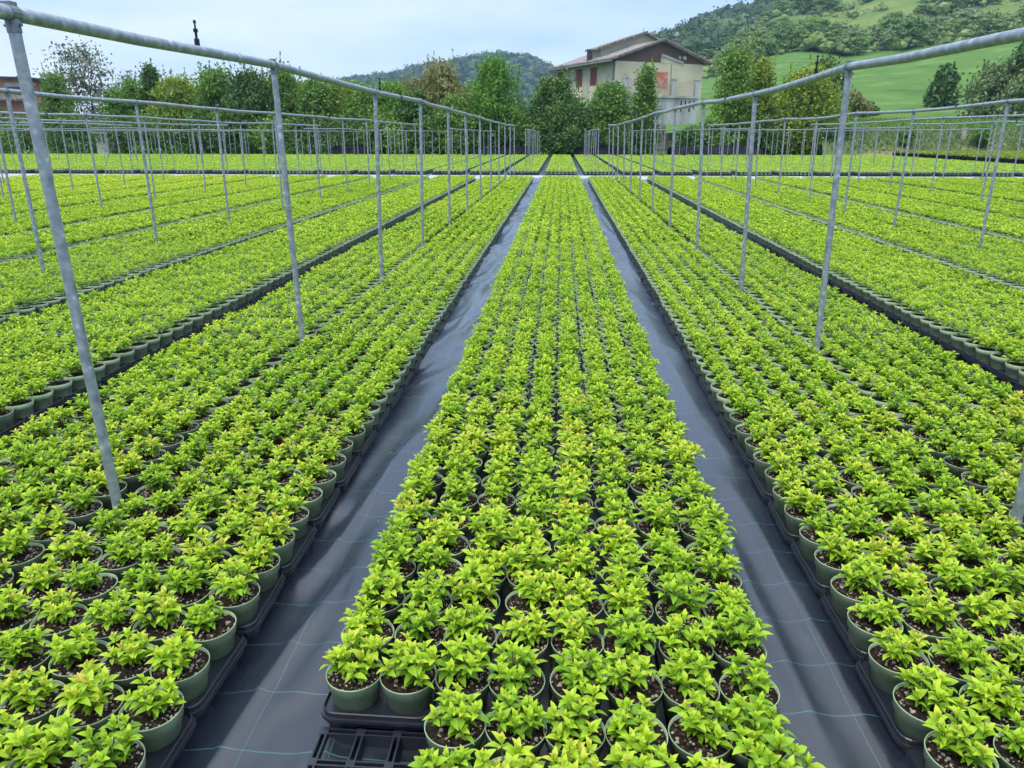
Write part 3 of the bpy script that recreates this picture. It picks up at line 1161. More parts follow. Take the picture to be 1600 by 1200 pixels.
def make_tree(name, label, cat, loc, w_, h_, shape, mat, seed, ncl=120, nleaf=85, leaf=.125, clump=None, trunk=.16, z0=.05, group=None, up=0.0, elong=1.6, wisps=0, mat2=None):
    rng = np.random.default_rng(seed)
    e = empty(name, loc)
    tag(e, label, cat, group)
    cl = clump or w_ * .17
    C, T, cen = crown_points(shape, w_, h_ * .94, h_ * z0, ncl, nleaf, rng, cl)
    m_ = MB()
    leaf_quads(m_, C, leaf, T, rng, elong, up)
    # thin leading shoots that break the outline
    for q in range(wisps):
        a, rr = rng.uniform(0, 6.28), w_ * .75 * math.sqrt(rng.random())
        zb = h_ * rng.uniform(.72, .92)
        ht = h_ * rng.uniform(.16, .36)
        n = 44
        tt = rng.random(n)
        lean = rng.normal(0, .12, 2)
        Cw = np.stack([rr * math.cos(a) + lean[0] * tt * ht, rr * math.sin(a) + lean[1] * tt * ht, zb + ht * tt], 1) + rng.normal(size=(n, 3)) * (.085 * (1.15 - tt))[:, None]
        leaf_quads(m_, Cw, leaf * .75, rng.normal(.6, .15, n), rng, 2.0, .5)
    m_.build('crown', [mat], e)
    t_ = MB()
    hh = h_ * .8
    bend = rng.normal(0, .05, 2) * h_
    P_ = [(0, 0, -.1), (bend[0] * .3, bend[1] * .3, hh * .35), (bend[0], bend[1], hh * .7), (bend[0], bend[1], hh)]
    t_.tube(P_, [trunk, trunk * .8, trunk * .45, trunk * .12], 8)
    for c in cen[rng.choice(len(cen), min(14, len(cen)), replace=False)]:
        zb = max(.12 * h_, min(c[2] * .7, hh * .85))
        f = zb / hh
        b = np.array([bend[0] * min(1, f * 1.3), bend[1] * min(1, f * 1.3), zb])
        t_.tube([b, (b + c) / 2 + (0, 0, -.04 * h_), c], [trunk * .32, trunk * .2, trunk * .05], 5)
    t_.build('trunk', M['bark'], e)
    return e


def tree_px(x, top, hw, Y, shape, mat, name, label, seed, base_z=0.0, cat='tree', **kw):
    p = at_y(x, 240, Y)
    zt = at_y(x, top, Y).z
    w_ = hw * Y / 1214.0 * kw.pop('wide', 1.0)
    return make_tree(name, label, cat, (p.x, Y, base_z), w_, zt - base_z, shape, M[mat], seed, **kw)


TG = 'trees along the back of the nursery'
tl = [
    # x, top, halfwidth, Y, shape, material, name, label, extra
    (-6, 165, 24, 58, 'bush', 'f_dark', 'evergreen_shrub', 'dark brownish evergreen shrub under the pink building at far left', dict(ncl=90)),
    (104, 124, 30, 59, 'egg', 'f_mid', 'conifer_tree', 'dark conifer with upright candles beside the pale blossoming tree', dict(wisps=16, ncl=150, wide=1.0)),
    (150, 106, 46, 64, 'round', 'f_grey', 'blossoming_tree', 'thin grey tree with pale blossom and sky gaps in its crown', dict(ncl=100, nleaf=52, z0=.25, leaf=.15, wisps=5)),
    (193, 146, 22, 55, 'egg', 'f_bright', 'leafy_tree', 'small fresh green tree right of the pale blossoming tree', dict(ncl=80)),
    (222, 135, 26, 57, 'egg', 'f_mid', 'leafy_tree', 'mid green tree with spindly shoots left of the narrow dark conifer', dict(wisps=12)),
    (252, 112, 24, 58, 'cone', 'f_dark', 'conifer_tree', 'narrow dark pointed conifer in the left part of the tree line', dict(wisps=3)),
    (292, 128, 34, 57, 'plume', 'f_yellow', 'bamboo_clump', 'feathery olive bamboo clump right of the narrow dark conifer', dict(wisps=22, up=.4, elong=3.0)),
    (350, 121, 34, 56, 'plume', 'f_mid', 'bamboo_clump', 'tall green bamboo clump with pale plumes in the left tree line', dict(wisps=22, up=.4, elong=2.6)),
    (402, 114, 34, 55, 'egg', 'f_dark', 'conifer_tree', 'dark blue green fir behind the second post of the left rail', dict(wisps=7)),
    (452, 112, 34, 56, 'egg', 'f_mid', 'evergreen_tree', 'evergreen tree with bottle brush tips right of the second left post', dict(wisps=14)),
    (498, 136, 34, 55, 'egg', 'f_mid', 'leafy_tree', 'broad green tree between the second and third left posts', dict(wisps=4)),
    (535, 140, 30, 57, 'plume', 'f_yellow', 'bamboo_clump', 'pale olive bamboo clump just left of the third left post', dict(wisps=14, up=.4, elong=2.6)),
    (572, 144, 32, 55, 'egg', 'f_mid', 'leafy_tree', 'green tree with a rounded crown behind the third left post', dict(wisps=4)),
    (618, 140, 34, 56, 'egg', 'f_bright', 'leafy_tree', 'fresh green tree under the low end of the far hill', dict(wisps=10)),
    (652, 150, 26, 55, 'egg', 'f_dark', 'evergreen_tree', 'dark evergreen below the straw coloured bamboo', dict()),
    (692, 112, 36, 58, 'plume', 'f_tan', 'bamboo_clump', 'straw coloured bamboo clump with a rusty tip before the far hill', dict(wisps=24, up=.5, elong=3.0)),
    (712, 156, 30, 54, 'egg', 'f_mid', 'leafy_tree', 'green tree in front of the straw coloured bamboo', dict()),
    (330, 140, 40, 61, 'egg', 'f_bright', 'leafy_tree', 'green tree filling in behind the two left bamboo clumps', dict(wisps=6)),
    (425, 132, 40, 62, 'egg', 'f_yellow', 'leafy_tree', 'yellowish tree behind the dark fir and the bottle brush evergreen', dict(wisps=6)),
    (478, 136, 40, 61, 'egg', 'f_bright', 'leafy_tree', 'fresh green tree behind the bottle brush evergreen', dict(wisps=6)),
    (560, 142, 40, 62, 'egg', 'f_mid', 'leafy_tree', 'mid green tree behind the pale olive bamboo clump', dict(wisps=8)),
    (655, 136, 36, 62, 'plume', 'f_tan', 'bamboo_clump', 'dull straw bamboo clump behind the dark evergreen', dict(wisps=14, up=.5, elong=3.0)),
    (735, 146, 36, 60, 'egg', 'f_mid', 'leafy_tree', 'green tree between the straw bamboo and the bright bushy tree', dict(wisps=4)),
    (270, 148, 36, 60, 'egg', 'f_mid', 'leafy_tree', 'mid green tree behind the narrow dark conifer', dict(wisps=5)),
    (775, 102, 44, 55, 'egg', 'f_bright', 'leafy_tree', 'bright green bushy tree before the far wooded hill', dict(ncl=190, wisps=8)),
    (792, 180, 18, 53.5, 'bush', 'f_dark', 'evergreen_shrub', 'dark shrub at the foot of the bright green tree', dict(ncl=90)),
    (828, 186, 15, 60, 'bush', 'f_yellow', 'bright_shrub', 'bright yellow green shrub in the gap left of the dark middle tree', dict(ncl=80, wide=1.0)),
    (869, 131, 44, 53, 'egg', 'f_dark', 'evergreen_tree', 'dark dense tree straight behind the end of the centre bed', dict(ncl=210, wisps=10)),
    (950, 138, 42, 54, 'egg', 'f_mid', 'leafy_tree', 'rounded green tree in front of the house left corner', dict(ncl=180, wisps=4)),
    (1003, 112, 27, 55, 'cone', 'f_mid', 'slender_tree', 'slender tree with an open top before the house balcony', dict(ncl=130, wisps=8)),
    (1138, 86, 32, 56, 'egg', 'f_mid', 'leafy_tree', 'tall dark green tree at the right end of the house', dict(ncl=200, wisps=8)),
    (1178, 100, 22, 57, 'egg', 'f_yellow', 'leafy_tree', 'smaller tree touching the tall one right of the house', dict(wisps=8)),
    (1277, 98, 38, 66, 'egg', 'f_dark', 'leafy_tree', 'grey green tree rising behind the yellow green tree', dict(wisps=2)),
    (1250, 116, 52, 56, 'egg', 'f_yellow', 'leafy_tree', 'broad yellow green tree between the house and the meadow', dict(ncl=220, wisps=8)),
]
for k, (x, top, hw, Y, shp, mt, nm, lab, kw) in enumerate(tl):
    tree_px(x, top, hw, Y, shp, mt, nm, lab, 200 + k, group=TG, **dict(dict(wide=1.22 if x < 850 else 1.08, ncl=190), **kw))

# understorey shrubs closing the foot of the tree line
und = [(-30, 185, 'far left edge'), (45, 190, 'pink building'), (120, 185, 'dark conifer with candles'), (180, 190, 'pale hut'), (240, 180, 'narrow dark conifer'), (310, 185, 'feathery olive bamboo'),
       (370, 180, 'tall green bamboo'), (430, 185, 'dark blue green fir'), (480, 190, 'evergreen with bottle brush tips'), (545, 185, 'pale olive bamboo'), (600, 180, 'fresh green tree under the hill'), (670, 190, 'straw coloured bamboo'), (735, 185, 'bright green bushy tree'),
       (910, 195, 'gap before the house'), (985, 195, 'slender tree before the balcony'), (1075, 205, 'right half of the house'), (1110, 190, 'tall dark green tree'), (1190, 190, 'smaller tree right of the house'), (1300, 200, 'broad yellow green tree')]
for k, (x, top, wh) in enumerate(und):
    tree_px(x, top, 44 if x < 900 else 26, 53.5 + .35 * (k % 3), 'bush', ('f_dark', 'f_mid', 'f_dark')[k % 3], 'understorey_shrub', f'low shrub at the foot of the trees by the {wh}', 300 + k, ncl=80, nleaf=45, trunk=.05, cat='shrub', group='shrubs at the foot of the tree line')

# ------------------------------------------------------------------ black plastic sheeting behind the back block


def sheeting(x0, x1, label, seed, top=1.15):
    m_ = MB()
    xs = np.arange(x0, x1, .12)
    pr = np.array([(0, .0), (.12, .28), (.30, .58), (.62, .85), (1.1, 1.0), (1.7, .96), (2.2, .5), (2.4, 0)])
    V = []
    for j, (dy, h) in enumerate(pr):
        hh = top * (0.75 + .5 * fbm(xs * .35, xs * 0 + seed, seed))
        z = hh * h + ((.34 if 0 < j < 6 else .1) * (fbm(xs * 2.6, xs * 0 + j * .8, seed + 5) - .5)) * (h > 0)
        y = 51.0 + dy + .7 * (fbm(xs * 2.1, xs * 0 + j * .6, seed + 9) - .5)
        V.append(np.stack([xs, y, np.maximum(z, 0)], 1))
    n, k = len(pr), len(xs)
    i = np.arange(n - 1)[:, None] * k + np.arange(k - 1)[None, :]
    m_.add(np.concatenate(V), np.stack([i, i + 1, i + k + 1, i + k], -1).reshape(-1, 4))
    o_ = m_.build('plastic_sheeting', M['tarp'])
    tag(o_, label, 'plastic sheet')


sheeting(-15.6, -13.0, 'crumpled black plastic heap under the left tree line', 3, .8)
sheeting(-6.0, -1.6, 'crumpled black plastic heap left of the dark middle tree', 5, .62)
sheeting(.8, 4.5, 'crumpled black plastic heap right of the dark middle tree', 8, .55)
sheeting(7.2, 13.2, 'black plastic sheet on the bank below the house and yellow tree', 12, .62)

# ------------------------------------------------------------------ raised right hand bed beyond the back block
m_ = MB()
m_.box((20.6, 31, -.02), (28.5, 49.5, .32))
tag(m_.build('raised_bed', [M['tarp']]), 'black edged raised bed of yellowish plants at far right', 'raised bed')
m_ = MB()
rng = np.random.default_rng(5)
n = 26000
C = np.stack([rng.uniform(20.7, 28.4, n), rng.uniform(31.1, 49.4, n), .34 + .10 * rng.random(n)], 1)
leaf_quads(m_, C, .10, rng.normal(.55, .2, n), rng, 1.5, .3)
o = m_.build('seedlings', [M['f_yellow']])
tag(o, 'yellow green seedlings covering the raised bed at far right', 'seedlings', kind='stuff')

# ------------------------------------------------------------------ terrain on the right: bank, meadow, hillside


def interp(tab, x):
    xs, ys_ = zip(*tab)
    return np.interp(x, xs, ys_)


def terrain(name, rows, material, x0, x1, nx_, sub, seed, rough):
    cols = np.linspace(x0, x1, nx_)
    G = []
    for ri in range(len(rows) - 1):
        (Ya, fa), (Yb, fb) = rows[ri], rows[ri + 1]
        for s_ in range(sub + (ri == len(rows) - 2)):
            t = s_ / sub
            Y = Ya + (Yb - Ya) * t
            line = []
            for x in cols:
                pa, pb = at_y(x, fa(x), Ya), at_y(x, fb(x), Yb)
                p = pa.lerp(pb, t)
                line.append((p.x, p.y, p.z))
            G.append(line)
    G = np.array(G)
    G[..., 2] += rough * (fbm(G[..., 0] * .05, G[..., 1] * .05, seed) - .5) * np.clip((G[..., 1] - 60) / 60, 0, 1)
    n, k = G.shape[:2]
    i = np.arange(n - 1)[:, None] * k + np.arange(k - 1)[None, :]
    m2 = MB()
    m2.add(G.reshape(-1, 3), np.stack([i, i + 1, i + k + 1, i + k], -1).reshape(-1, 4))
    return tag(m2.build(name, material, smooth=True), kind='structure'), G


M['meadow'] = principled('meadow grass', [(0.34, (.062, .125, .026)), (0.46, (.090, .170, .036)), (0.54, (.080, .168, .032)), (0.66, (.125, .205, .048))], scale=.16, rough=.95, spec=.1, bump=.5, bscale=1.2, detail=12, bdist=.3)
M['slope'] = principled('rough scrub slope', [(0.28, (.060, .105, .026)), (0.45, (.115, .175, .042)), (0.60, (.17, .215, .06)), (0.78, (.24, .20, .11))], scale=.06, rough=.95, spec=.1, bump=.8, bscale=.8, detail=10, bdist=.6)
M['bank'] = principled('dry grass bank', [(0.32, (.06, .10, .025)), (0.5, (.12, .15, .05)), (0.62, (.26, .22, .11)), (0.78, (.17, .10, .065))], scale=.5, rough=.95, spec=.1, bump=.8, bscale=5, detail=8, bdist=.2)
MEADOW = [(900, 150), (1040, 118), (1110, 122), (1170, 101), (1205, 84), (1250, 77), (1290, 79), (1320, 86), (1400, 74), (1500, 60), (1600, 46), (1800, 18), (2000, 0)]
SKYL = [(860, 190), (940, 150), (1000, 84), (1030, 66), (1062, 62), (1090, 47), (1130, 33), (1180, 20), (1250, -12), (1400, -85), (1600, -165), (2000, -230)]
f_m = lambda x: interp(MEADOW, x)
f_s = lambda x: interp(SKYL, x)
terrain('bank', [(50.6, lambda x: at_px_y(x, 50.6, 0)), (53.5, lambda x: at_px_y(x, 53.5, .9)), (58, lambda x: at_px_y(x, 58, 1.7))], M['bank'], 1290, 2000, 60, 4, 1, 0) if False else None


def zrow(Y, z):
    return lambda x: 210 - (z - HC) / Y * 1214 * .99


terrain('bank', [(50.6, zrow(50.6, -.05)), (52.6, zrow(52.6, .8)), (57, zrow(57, 1.75))], M['bank'], 1285, 2000, 70, 5, 1, 0)
_, GM = terrain('meadow', [(56.8, zrow(56.8, 1.5)), (66, zrow(66, 2.2)), (90, lambda x: interp([(1000, 195), (1250, 185), (1400, 172), (1600, 166), (2000, 150)], x)), (200, f_m)], M['meadow'], 1040, 2000, 90, 8, 2, 1.2)
_, GH = terrain('hillside', [(196, lambda x: f_m(x) + 5), (230, lambda x: f_m(x) - 14), (400, f_s), (520, lambda x: f_s(x) + 12)], M['slope'], 880, 2000, 110, 8, 3, 4.0)


def ground_on(G, xp, t):
    """point on a terrain grid seen at photo column xp, t of the way up its rows"""
    ang = at_y(xp, 100, 1.0).x
    k = int(t * (len(G) - 1))
    line = G[k]
    a = line[:, 0] / line[:, 1]
    i = int(np.clip(np.searchsorted(a, ang), 1, len(a) - 1))
    return line[i]


# loose grass on the bank and along the foot of the meadow
m_ = MB()
rng = np.random.default_rng(61)
n = 9000
xp = rng.uniform(1290, 1700, n)
yy = rng.uniform(51.0, 57.0, n)
zz = np.interp(yy, [50.6, 52.6, 57], [-.05, .8, 1.75])
C = np.stack([yy * (xp - 878) / 1214, yy, zz + .08], 1)
leaf_quads(m_, C, .085, rng.normal(.5, .25, n), rng, 5.0, 1.0)
tag(m_.build('dry_grass', [M['f_olive']]), 'dry pale green grass on the low bank at right', 'grass', kind='stuff')
m_ = MB()
n = 9000
xp = rng.uniform(1270, 1700, n)
yy = rng.uniform(56.5, 70.0, n)
zz = np.interp(yy, [56.8, 66, 90], [1.5, 2.2, 3.2])
C = np.stack([yy * (xp - 878) / 1214, yy, zz + .15], 1)
leaf_quads(m_, C, .13, rng.normal(.5, .25, n), rng, 5.0, 1.0)
tag(m_.build('long_grass', [M['f_mid']]), 'long green grass behind the low bank at right', 'grass', kind='stuff')

# shrubs and trees one can tell apart on the slopes
tree_px(1458, 110, 19, 92, 'egg', 'f_dark', 'evergreen_tree', 'lone dark evergreen standing at the foot of the meadow', 401, base_z=3.6, ncl=170, leaf=.28, wisps=6, trunk=.22)
tree_px(1545, 112, 46, 72, 'bush', 'f_olive', 'willow_shrub', 'big silvery olive shrub below the meadow near the right edge', 402, base_z=1.6, ncl=170, nleaf=50, leaf=.22, wisps=10, up=.3)
tree_px(1612, 55, 42, 70, 'round', 'f_dark', 'drooping_tree', 'dark drooping tree cut off by the right edge', 403, base_z=1.5, ncl=190, leaf=.16, z0=.30, up=-.5, elong=4.5)
tree_px(1600, 118, 44, 67, 'bush', 'f_olive', 'willow_shrub', 'silvery olive shrub under the dark drooping tree', 404, base_z=1.4, ncl=130, leaf=.2, wisps=6, up=.3)
tree_px(1322, 150, 22, 80, 'bush', 'f_tan', 'dry_shrub', 'brownish dry shrub right of the yellow green tree', 405, base_z=2.0, ncl=90, leaf=.22, wisps=6)
tree_px(1343, 165, 18, 82, 'bush', 'f_dark', 'evergreen_shrub', 'dark low shrub beside the brownish dry shrub', 406, base_z=2.0, ncl=80, leaf=.22)
tree_px(1412, 209, 10, 52.0, 'round', 'f_mid', 'round_tree', 'small clipped round tree on the dry bank, left of two', 407, base_z=.35, ncl=60, nleaf=50, leaf=.09, z0=.45, trunk=.05, clump=.10)
tree_px(1529, 211, 13, 52.0, 'round', 'f_mid', 'round_tree', 'small clipped round tree on the dry bank, right of two', 408, base_z=.35, ncl=70, nleaf=50, leaf=.09, z0=.40, trunk=.05, clump=.12)
m_ = MB()
p = at_y(1504, 215, 53.5)
m_.box((p.x - .10, 53.3, .6), (p.x + .10, 53.5, 1.75))
m_.box((p.x - .13, 53.27, 1.75), (p.x + .13, 53.53, 1.82))
tag(m_.build('boundary_post', M['path']), 'short pale concrete post on the dry bank', 'post')

# hillside bushes: six crowns, copied
HB = []
for s in range(6):
    rng = np.random.default_rng(700 + s)
    C, T, cen = crown_points(('bush', 'round', 'bush')[s % 3], 1.0, 1.5, 0, 36, 34, rng, .20)
    m_ = MB()
    leaf_quads(m_, C, .10, T, rng, 1.4)
    for c in cen:
        m_.blob(c, (.19, .19, .15), 1, .25, tint=rng.uniform(.3, .7), rng=rng)
    HB.append(m_.build('crown', [(M['f_scrub'], M['f_mid'], M['f_olive'], M['f_dark'], M['f_scrub'], M['f_scrub'])[s]]))
TRK = MB()
TRK.tube([(0, 0, -.3), (0.02, 0, .4), (0, 0, .9)], [.05, .04, .01], 6)
TRK = TRK.build('trunk', M['bark'])
kinds = ['green scrub bush', 'mid green bush', 'silvery bush', 'dark evergreen bush', 'green scrub bush', 'pale green bush']
rng = np.random.default_rng(33)
hb_n = 0
stand = [(1530, .10, 6.5, 3, 'dark evergreen bush standing out high on the hillside at right'), (1415, .12, 4.6, 3, 'dark evergreen bush above the middle of the meadow edge'), (1440, .03, 4.2, 3, 'dark bush right against the top edge of the meadow'),
         (1318, .09, 6.0, 2, 'greyish bush above the notch of the meadow'), (1290, .05, 5.5, 0, 'round green bush at the meadow notch'), (1215, .06, 6.0, 3, 'dark bush at the upper left corner of the meadow'), (1385, .20, 7.0, 1, 'large green bush halfway up the hillside')]
for (xp, t, s, kd, lab) in stand:
    g_ = ground_on(GH, xp, t)
    e = empty('hillside_shrub', (g_[0], g_[1], g_[2] - .3), rng.uniform(0, 6.28))
    e.scale = (s * .62, s * .62, s * .55)
    tag(e, lab, 'shrub', 'shrubs on the hillside')
    put(HB[kd], e)
    put(TRK, e)
for k in range(150):
    xp = rng.uniform(1105, 1640)
    t = rng.uniform(.01, .62) ** 1.1
    dens = 1.0 if xp < 1390 else .8
    if rng.random() > dens:
        continue
    g_ = ground_on(GH, xp, t)
    s = rng.uniform(3.2, 6.8)
    kd = int(rng.integers(0, 6))
    e = empty('hillside_shrub', (g_[0] + rng.normal(0, 1), g_[1] + rng.normal(0, 3), g_[2] - .4), rng.uniform(0, 6.28))
    e.scale = (s * rng.uniform(.55, .85), s * rng.uniform(.55, .85), s * rng.uniform(.42, .66))
    tag(e, f"rounded {kinds[kd]} among the scrub on the hillside", 'shrub', f"{kinds[kd]}es among the hillside scrub")
    put(HB[kd], e)
    put(TRK, e)
for o in HB + [TRK]:
    bpy.data.objects.remove(o)


def wood(name, label, pts, sizes, mat, seed, ncl=10, nleaf=16, leaf=1.0):
    rng = np.random.default_rng(seed)
    m_ = MB()
    for (p_, s_) in zip(pts, sizes):
        ct = rng.normal(.5, .25)
        cen = rng.normal(size=(ncl, 3))
        cen /= np.linalg.norm(cen, axis=1)[:, None]
        cen *= rng.uniform(.35, 1, ncl)[:, None]
        cen = cen * (s_, s_, s_ * .85) + np.array(p_) + (0, 0, s_ * .7)
        C = np.repeat(cen, nleaf, 0) + rng.normal(size=(ncl * nleaf, 3)) * s_ * .22
        m_.blob(np.array(p_) + (0, 0, s_ * .65), (s_ * .85, s_ * .85, s_ * .75), 1, .22, tint=float(np.clip(ct, .1, .9)), rng=rng)
        leaf_quads(m_, C, leaf * s_ / 5, ct + rng.normal(0, .12, len(C)), rng, 1.3)
    o_ = m_.build(name, [mat])
    return tag(o_, label, 'wood', kind='stuff')


# low scrub and the wood on the upper hillside
pts, sz = [], []
rng = np.random.default_rng(51)
for k in range(1050):
    xp, t = rng.uniform(1040, 1700), rng.uniform(.0, .70)
    if xp > 1400 and rng.random() < .3:
        continue
    g_ = ground_on(GH, xp, t)
    pts.append((g_[0] + rng.normal(0, 2), g_[1] + rng.normal(0, 4), g_[2] - .8))
    sz.append(rng.uniform(.7, 2.2))
wood('scrub', 'low green scrub covering the hillside above the meadow', pts, sz, M['f_scrub'], 52, ncl=7, nleaf=14, leaf=1.1)
pts, sz = [], []
for k in range(1500):
    xp = rng.uniform(960, 1760)
    lo = np.interp(xp, [960, 1100, 1200, 1300, 1500, 1760], [.34, .44, .56, .66, .76, .80])
    t = rng.uniform(lo, 1.0)
    g_ = ground_on(GH, xp, t)
    pts.append((g_[0] + rng.normal(0, 2), g_[1] + rng.normal(0, 4), g_[2] - 1.0))
    sz.append(rng.uniform(2.6, 4.6))
wood('wood', 'dark wood along the top of the right hillside', pts, sz, M['f_wood'], 53, ncl=12, nleaf=18, leaf=1.0)

# far wooded hill
FAR = [(380, 200), (470, 155), (540, 131), (590, 124), (640, 115), (690, 104), (735, 96), (785, 89), (815, 92), (845, 107), (862, 124), (900, 140), (960, 160), (1040, 180)]
m_ = MB()
cols = np.linspace(380, 1040, 80)
G = []
for j in range(12):
    t = j / 11
    Y = 560 + 240 * t
    G.append([tuple(at_y(x, 205 + (interp(FAR, x) + 6 - 205) * math.sin(t * math.pi / 2) ** .9, Y)) for x in cols])
for j in range(3):
    Y = 800 + 80 * (j + 1)
    G.append([tuple(Vector(at_y(x, interp(FAR, x) + 6, 800)) * 1 + Vector((0, 80 * (j + 1), -12 * (j + 1)))) for x in cols])
G = np.array(G)
n, k = G.shape[:2]
i = np.arange(n - 1)[:, None] * k + np.arange(k - 1)[None, :]
m_.add(G.reshape(-1, 3), np.stack([i, i + 1, i + k + 1, i + k], -1).reshape(-1, 4))
tag(m_.build('hills', M['slope'], smooth=True), kind='structure')
pts, sz = [], []
for q in range(2600):
    r_, c_ = int(rng.integers(2, 12)), int(rng.integers(0, 80))
    g_ = G[r_, c_]
    pts.append((g_[0] + rng.normal(0, 5), g_[1] + rng.normal(0, 10), g_[2] - 1))
    sz.append(rng.uniform(4.0, 7.0))
wood('wood', 'dense dark blue wood covering the far hill', pts, sz, M['f_wood'], 54, ncl=8, nleaf=14, leaf=1.15)

# ------------------------------------------------------------------ house behind the trees
M['render'] = principled('pale olive render', [(0.3, (.47, .41, .27)), (0.5, (.58, .52, .36)), (0.7, (.61, .56, .41))], scale=.7, rough=.9, spec=.15, bump=.15, bscale=8, detail=9)
M['render_g'] = principled('grey green render', [(0.25, (.33, .34, .25)), (0.7, (.44, .43, .33))], scale=.8, rough=.9, spec=.15, detail=8)
M['brown'] = principled('brown gable render', [(0.3, (.115, .070, .062)), (0.7, (.155, .096, .085))], scale=.8, rough=.9, detail=8)
M['white'] = principled('weathered white concrete', [(0.3, (.24, .23, .20)), (0.5, (.40, .40, .38)), (0.7, (.52, .52, .51))], scale=1.1, rough=.9, detail=8, stretch=(1, 1, .3))
M['tiles'] = principled('weathered roof tiles', [(0.3, (.11, .095, .085)), (0.5, (.22, .195, .175)), (0.7, (.40, .375, .35))], scale=5, rough=.9, bump=.5, bscale=10, bdist=.05)
M['shutter'] = principled('red brown shutter', [(.16, .045, .035)], scale=6, rough=.6)
M['metal'] = principled('dull grey metal', [(.22, .23, .24)], scale=5, rough=.5, metal=.6)
M['flue'] = principled('dark flue', [(.05, .045, .045)], scale=5, rough=.6)
M['brick'] = principled('salmon brick wall', [(0.3, (.40, .17, .12)), (0.7, (.52, .25, .18))], scale=1.2, rough=.9, detail=9)
M['pane'] = principled('dark glass', [(.03, .035, .045)], scale=1, rough=.1, spec=.6)


def poster_mat():
    m, nt, out = mat_new('orange painted panel')
    b = nt.nodes.new('ShaderNodeBsdfPrincipled')
    tc_ = nt.nodes.new('ShaderNodeTexCoord')
    nz_ = N(nt, 'ShaderNodeTexNoise')
    nz_.inputs['Scale'].default_value = 3.2
    nz_.inputs['Detail'].default_value = 2
    nt.links.new(tc_.outputs['Object'], nz_.inputs['Vector'])
    rp = ramp(nt, [(0.42, (.46, .14, .085)), (0.54, (.52, .19, .12)), (0.66, (.66, .36, .27))], nz_.outputs[0])
    nt.links.new(rp.outputs[0], b.inputs['Base Color'])
    b.inputs['Roughness'].default_value = .7
    nt.links.new(b.outputs[0], out.inputs[0])
    return m


M['poster'] = poster_mat()

hx = Vector((.878, .479, 0))
house = empty('house', (4.85, 75, 0), math.atan2(.479, .878))
tag(house, 'cream two storey house with brown gable and red shutters behind the trees', 'house')
W, LN, EV, RG = 10.1, 12.0, 8.08, 9.72
m_ = MB()
m_.box((0, 0, 0), (W, LN, EV))
m_.f[-1] = (m_.f[-1][0], 0)
wall = m_.build('wall', [M['render_g']], house)
m_ = MB()
m_.box((-.012, -.03, 0), (W + .012, -.001, EV - .18))
m_.build('gable_facade', [M['render']], house)


def gable_prism(m2, pts, y0, y1):
    n2 = len(pts)
    v = [(x, y0, z) for x, z in pts] + [(x, y1, z) for x, z in pts]
    m2.add(v, [tuple(range(n2))] if n2 != 4 else [(0, 1, 2, 3)])
    m2.f.append((np.array([tuple(range(2 * n2 - 1, n2 - 1, -1))]) + m2.n - 2 * n2, 0))
    m2.f.append((np.array([(i_, (i_ + 1) % n2, n2 + (i_ + 1) % n2, n2 + i_) for i_ in range(n2)])[:, ::-1] + m2.n - 2 * n2, 0))


m_ = MB()
gable_prism(m_, [(0, EV - .18), (W, EV - .18), (W, EV), (W / 2, RG), (0, EV)], -.035, .6)
m_.build('gable', [M['brown']], house)
m_ = MB()
gable_prism(m_, [(W * .5, EV - .19), (W * .5, EV + .42), (W * .76, EV - .19)], -.06, -.036)
m_.build('gable_patch', [M['render']], house)
m_ = MB()
m_.hexa([(W * .5, -.16, EV + .40), (W * .76, -.16, EV - .22), (W * .76, -.061, EV - .22), (W * .5, -.061, EV + .40), (W * .5, -.16, EV + .62), (W * .76, -.16, EV - .02), (W * .76, -.061, EV - .02), (W * .5, -.061, EV + .62)])
m_.build('stair_trim', M['white'], house)


def slope_roof(m2, x0, z0, x1, z1, y0, y1, th=.16):
    m2.hexa([(x0, y0, z0), (x1, y0, z1), (x1, y1, z1), (x0, y1, z0), (x0, y0, z0 + th), (x1, y0, z1 + th), (x1, y1, z1 + th), (x0, y1, z0 + th)])


m_ = MB()
sl_ = (RG - EV) / (W / 2)
slope_roof(m_, -.7, EV - .7 * sl_ + .02, W / 2, RG + .02, -.5, LN + .4)
slope_roof(m_, W / 2 + .001, RG + .02, W + .7, EV - .7 * sl_ + .02, -.5, LN + .4)
# rows of rounded tiles along the verge and eaves give the edge its broken line
for side in (-1, 1):
    for q in range(26):
        t = q / 25
        x = W / 2 + side * t * (W / 2 + .65)
        z = RG + .20 - t * (W / 2 + .65) * sl_
        m_.tube([(x, -.62, z), (x, -.25, z + .02)], .085 + .02 * random.random(), 6)
for q in range(46):
    y = -.4 + q * (LN + .7) / 45
    m_.tube([(-.78, y, EV - .7 * sl_ + .16), (-.3, y, EV - .3 * sl_ + .20)], .085, 6)
roof = m_.build('roof', M['tiles'], house)
m_ = MB()
m_.tube([(-.80, -.5, EV - .24), (-.80, LN + .4, EV - .24)], .08, 8)
m_.build('gutter', M['metal'], house)
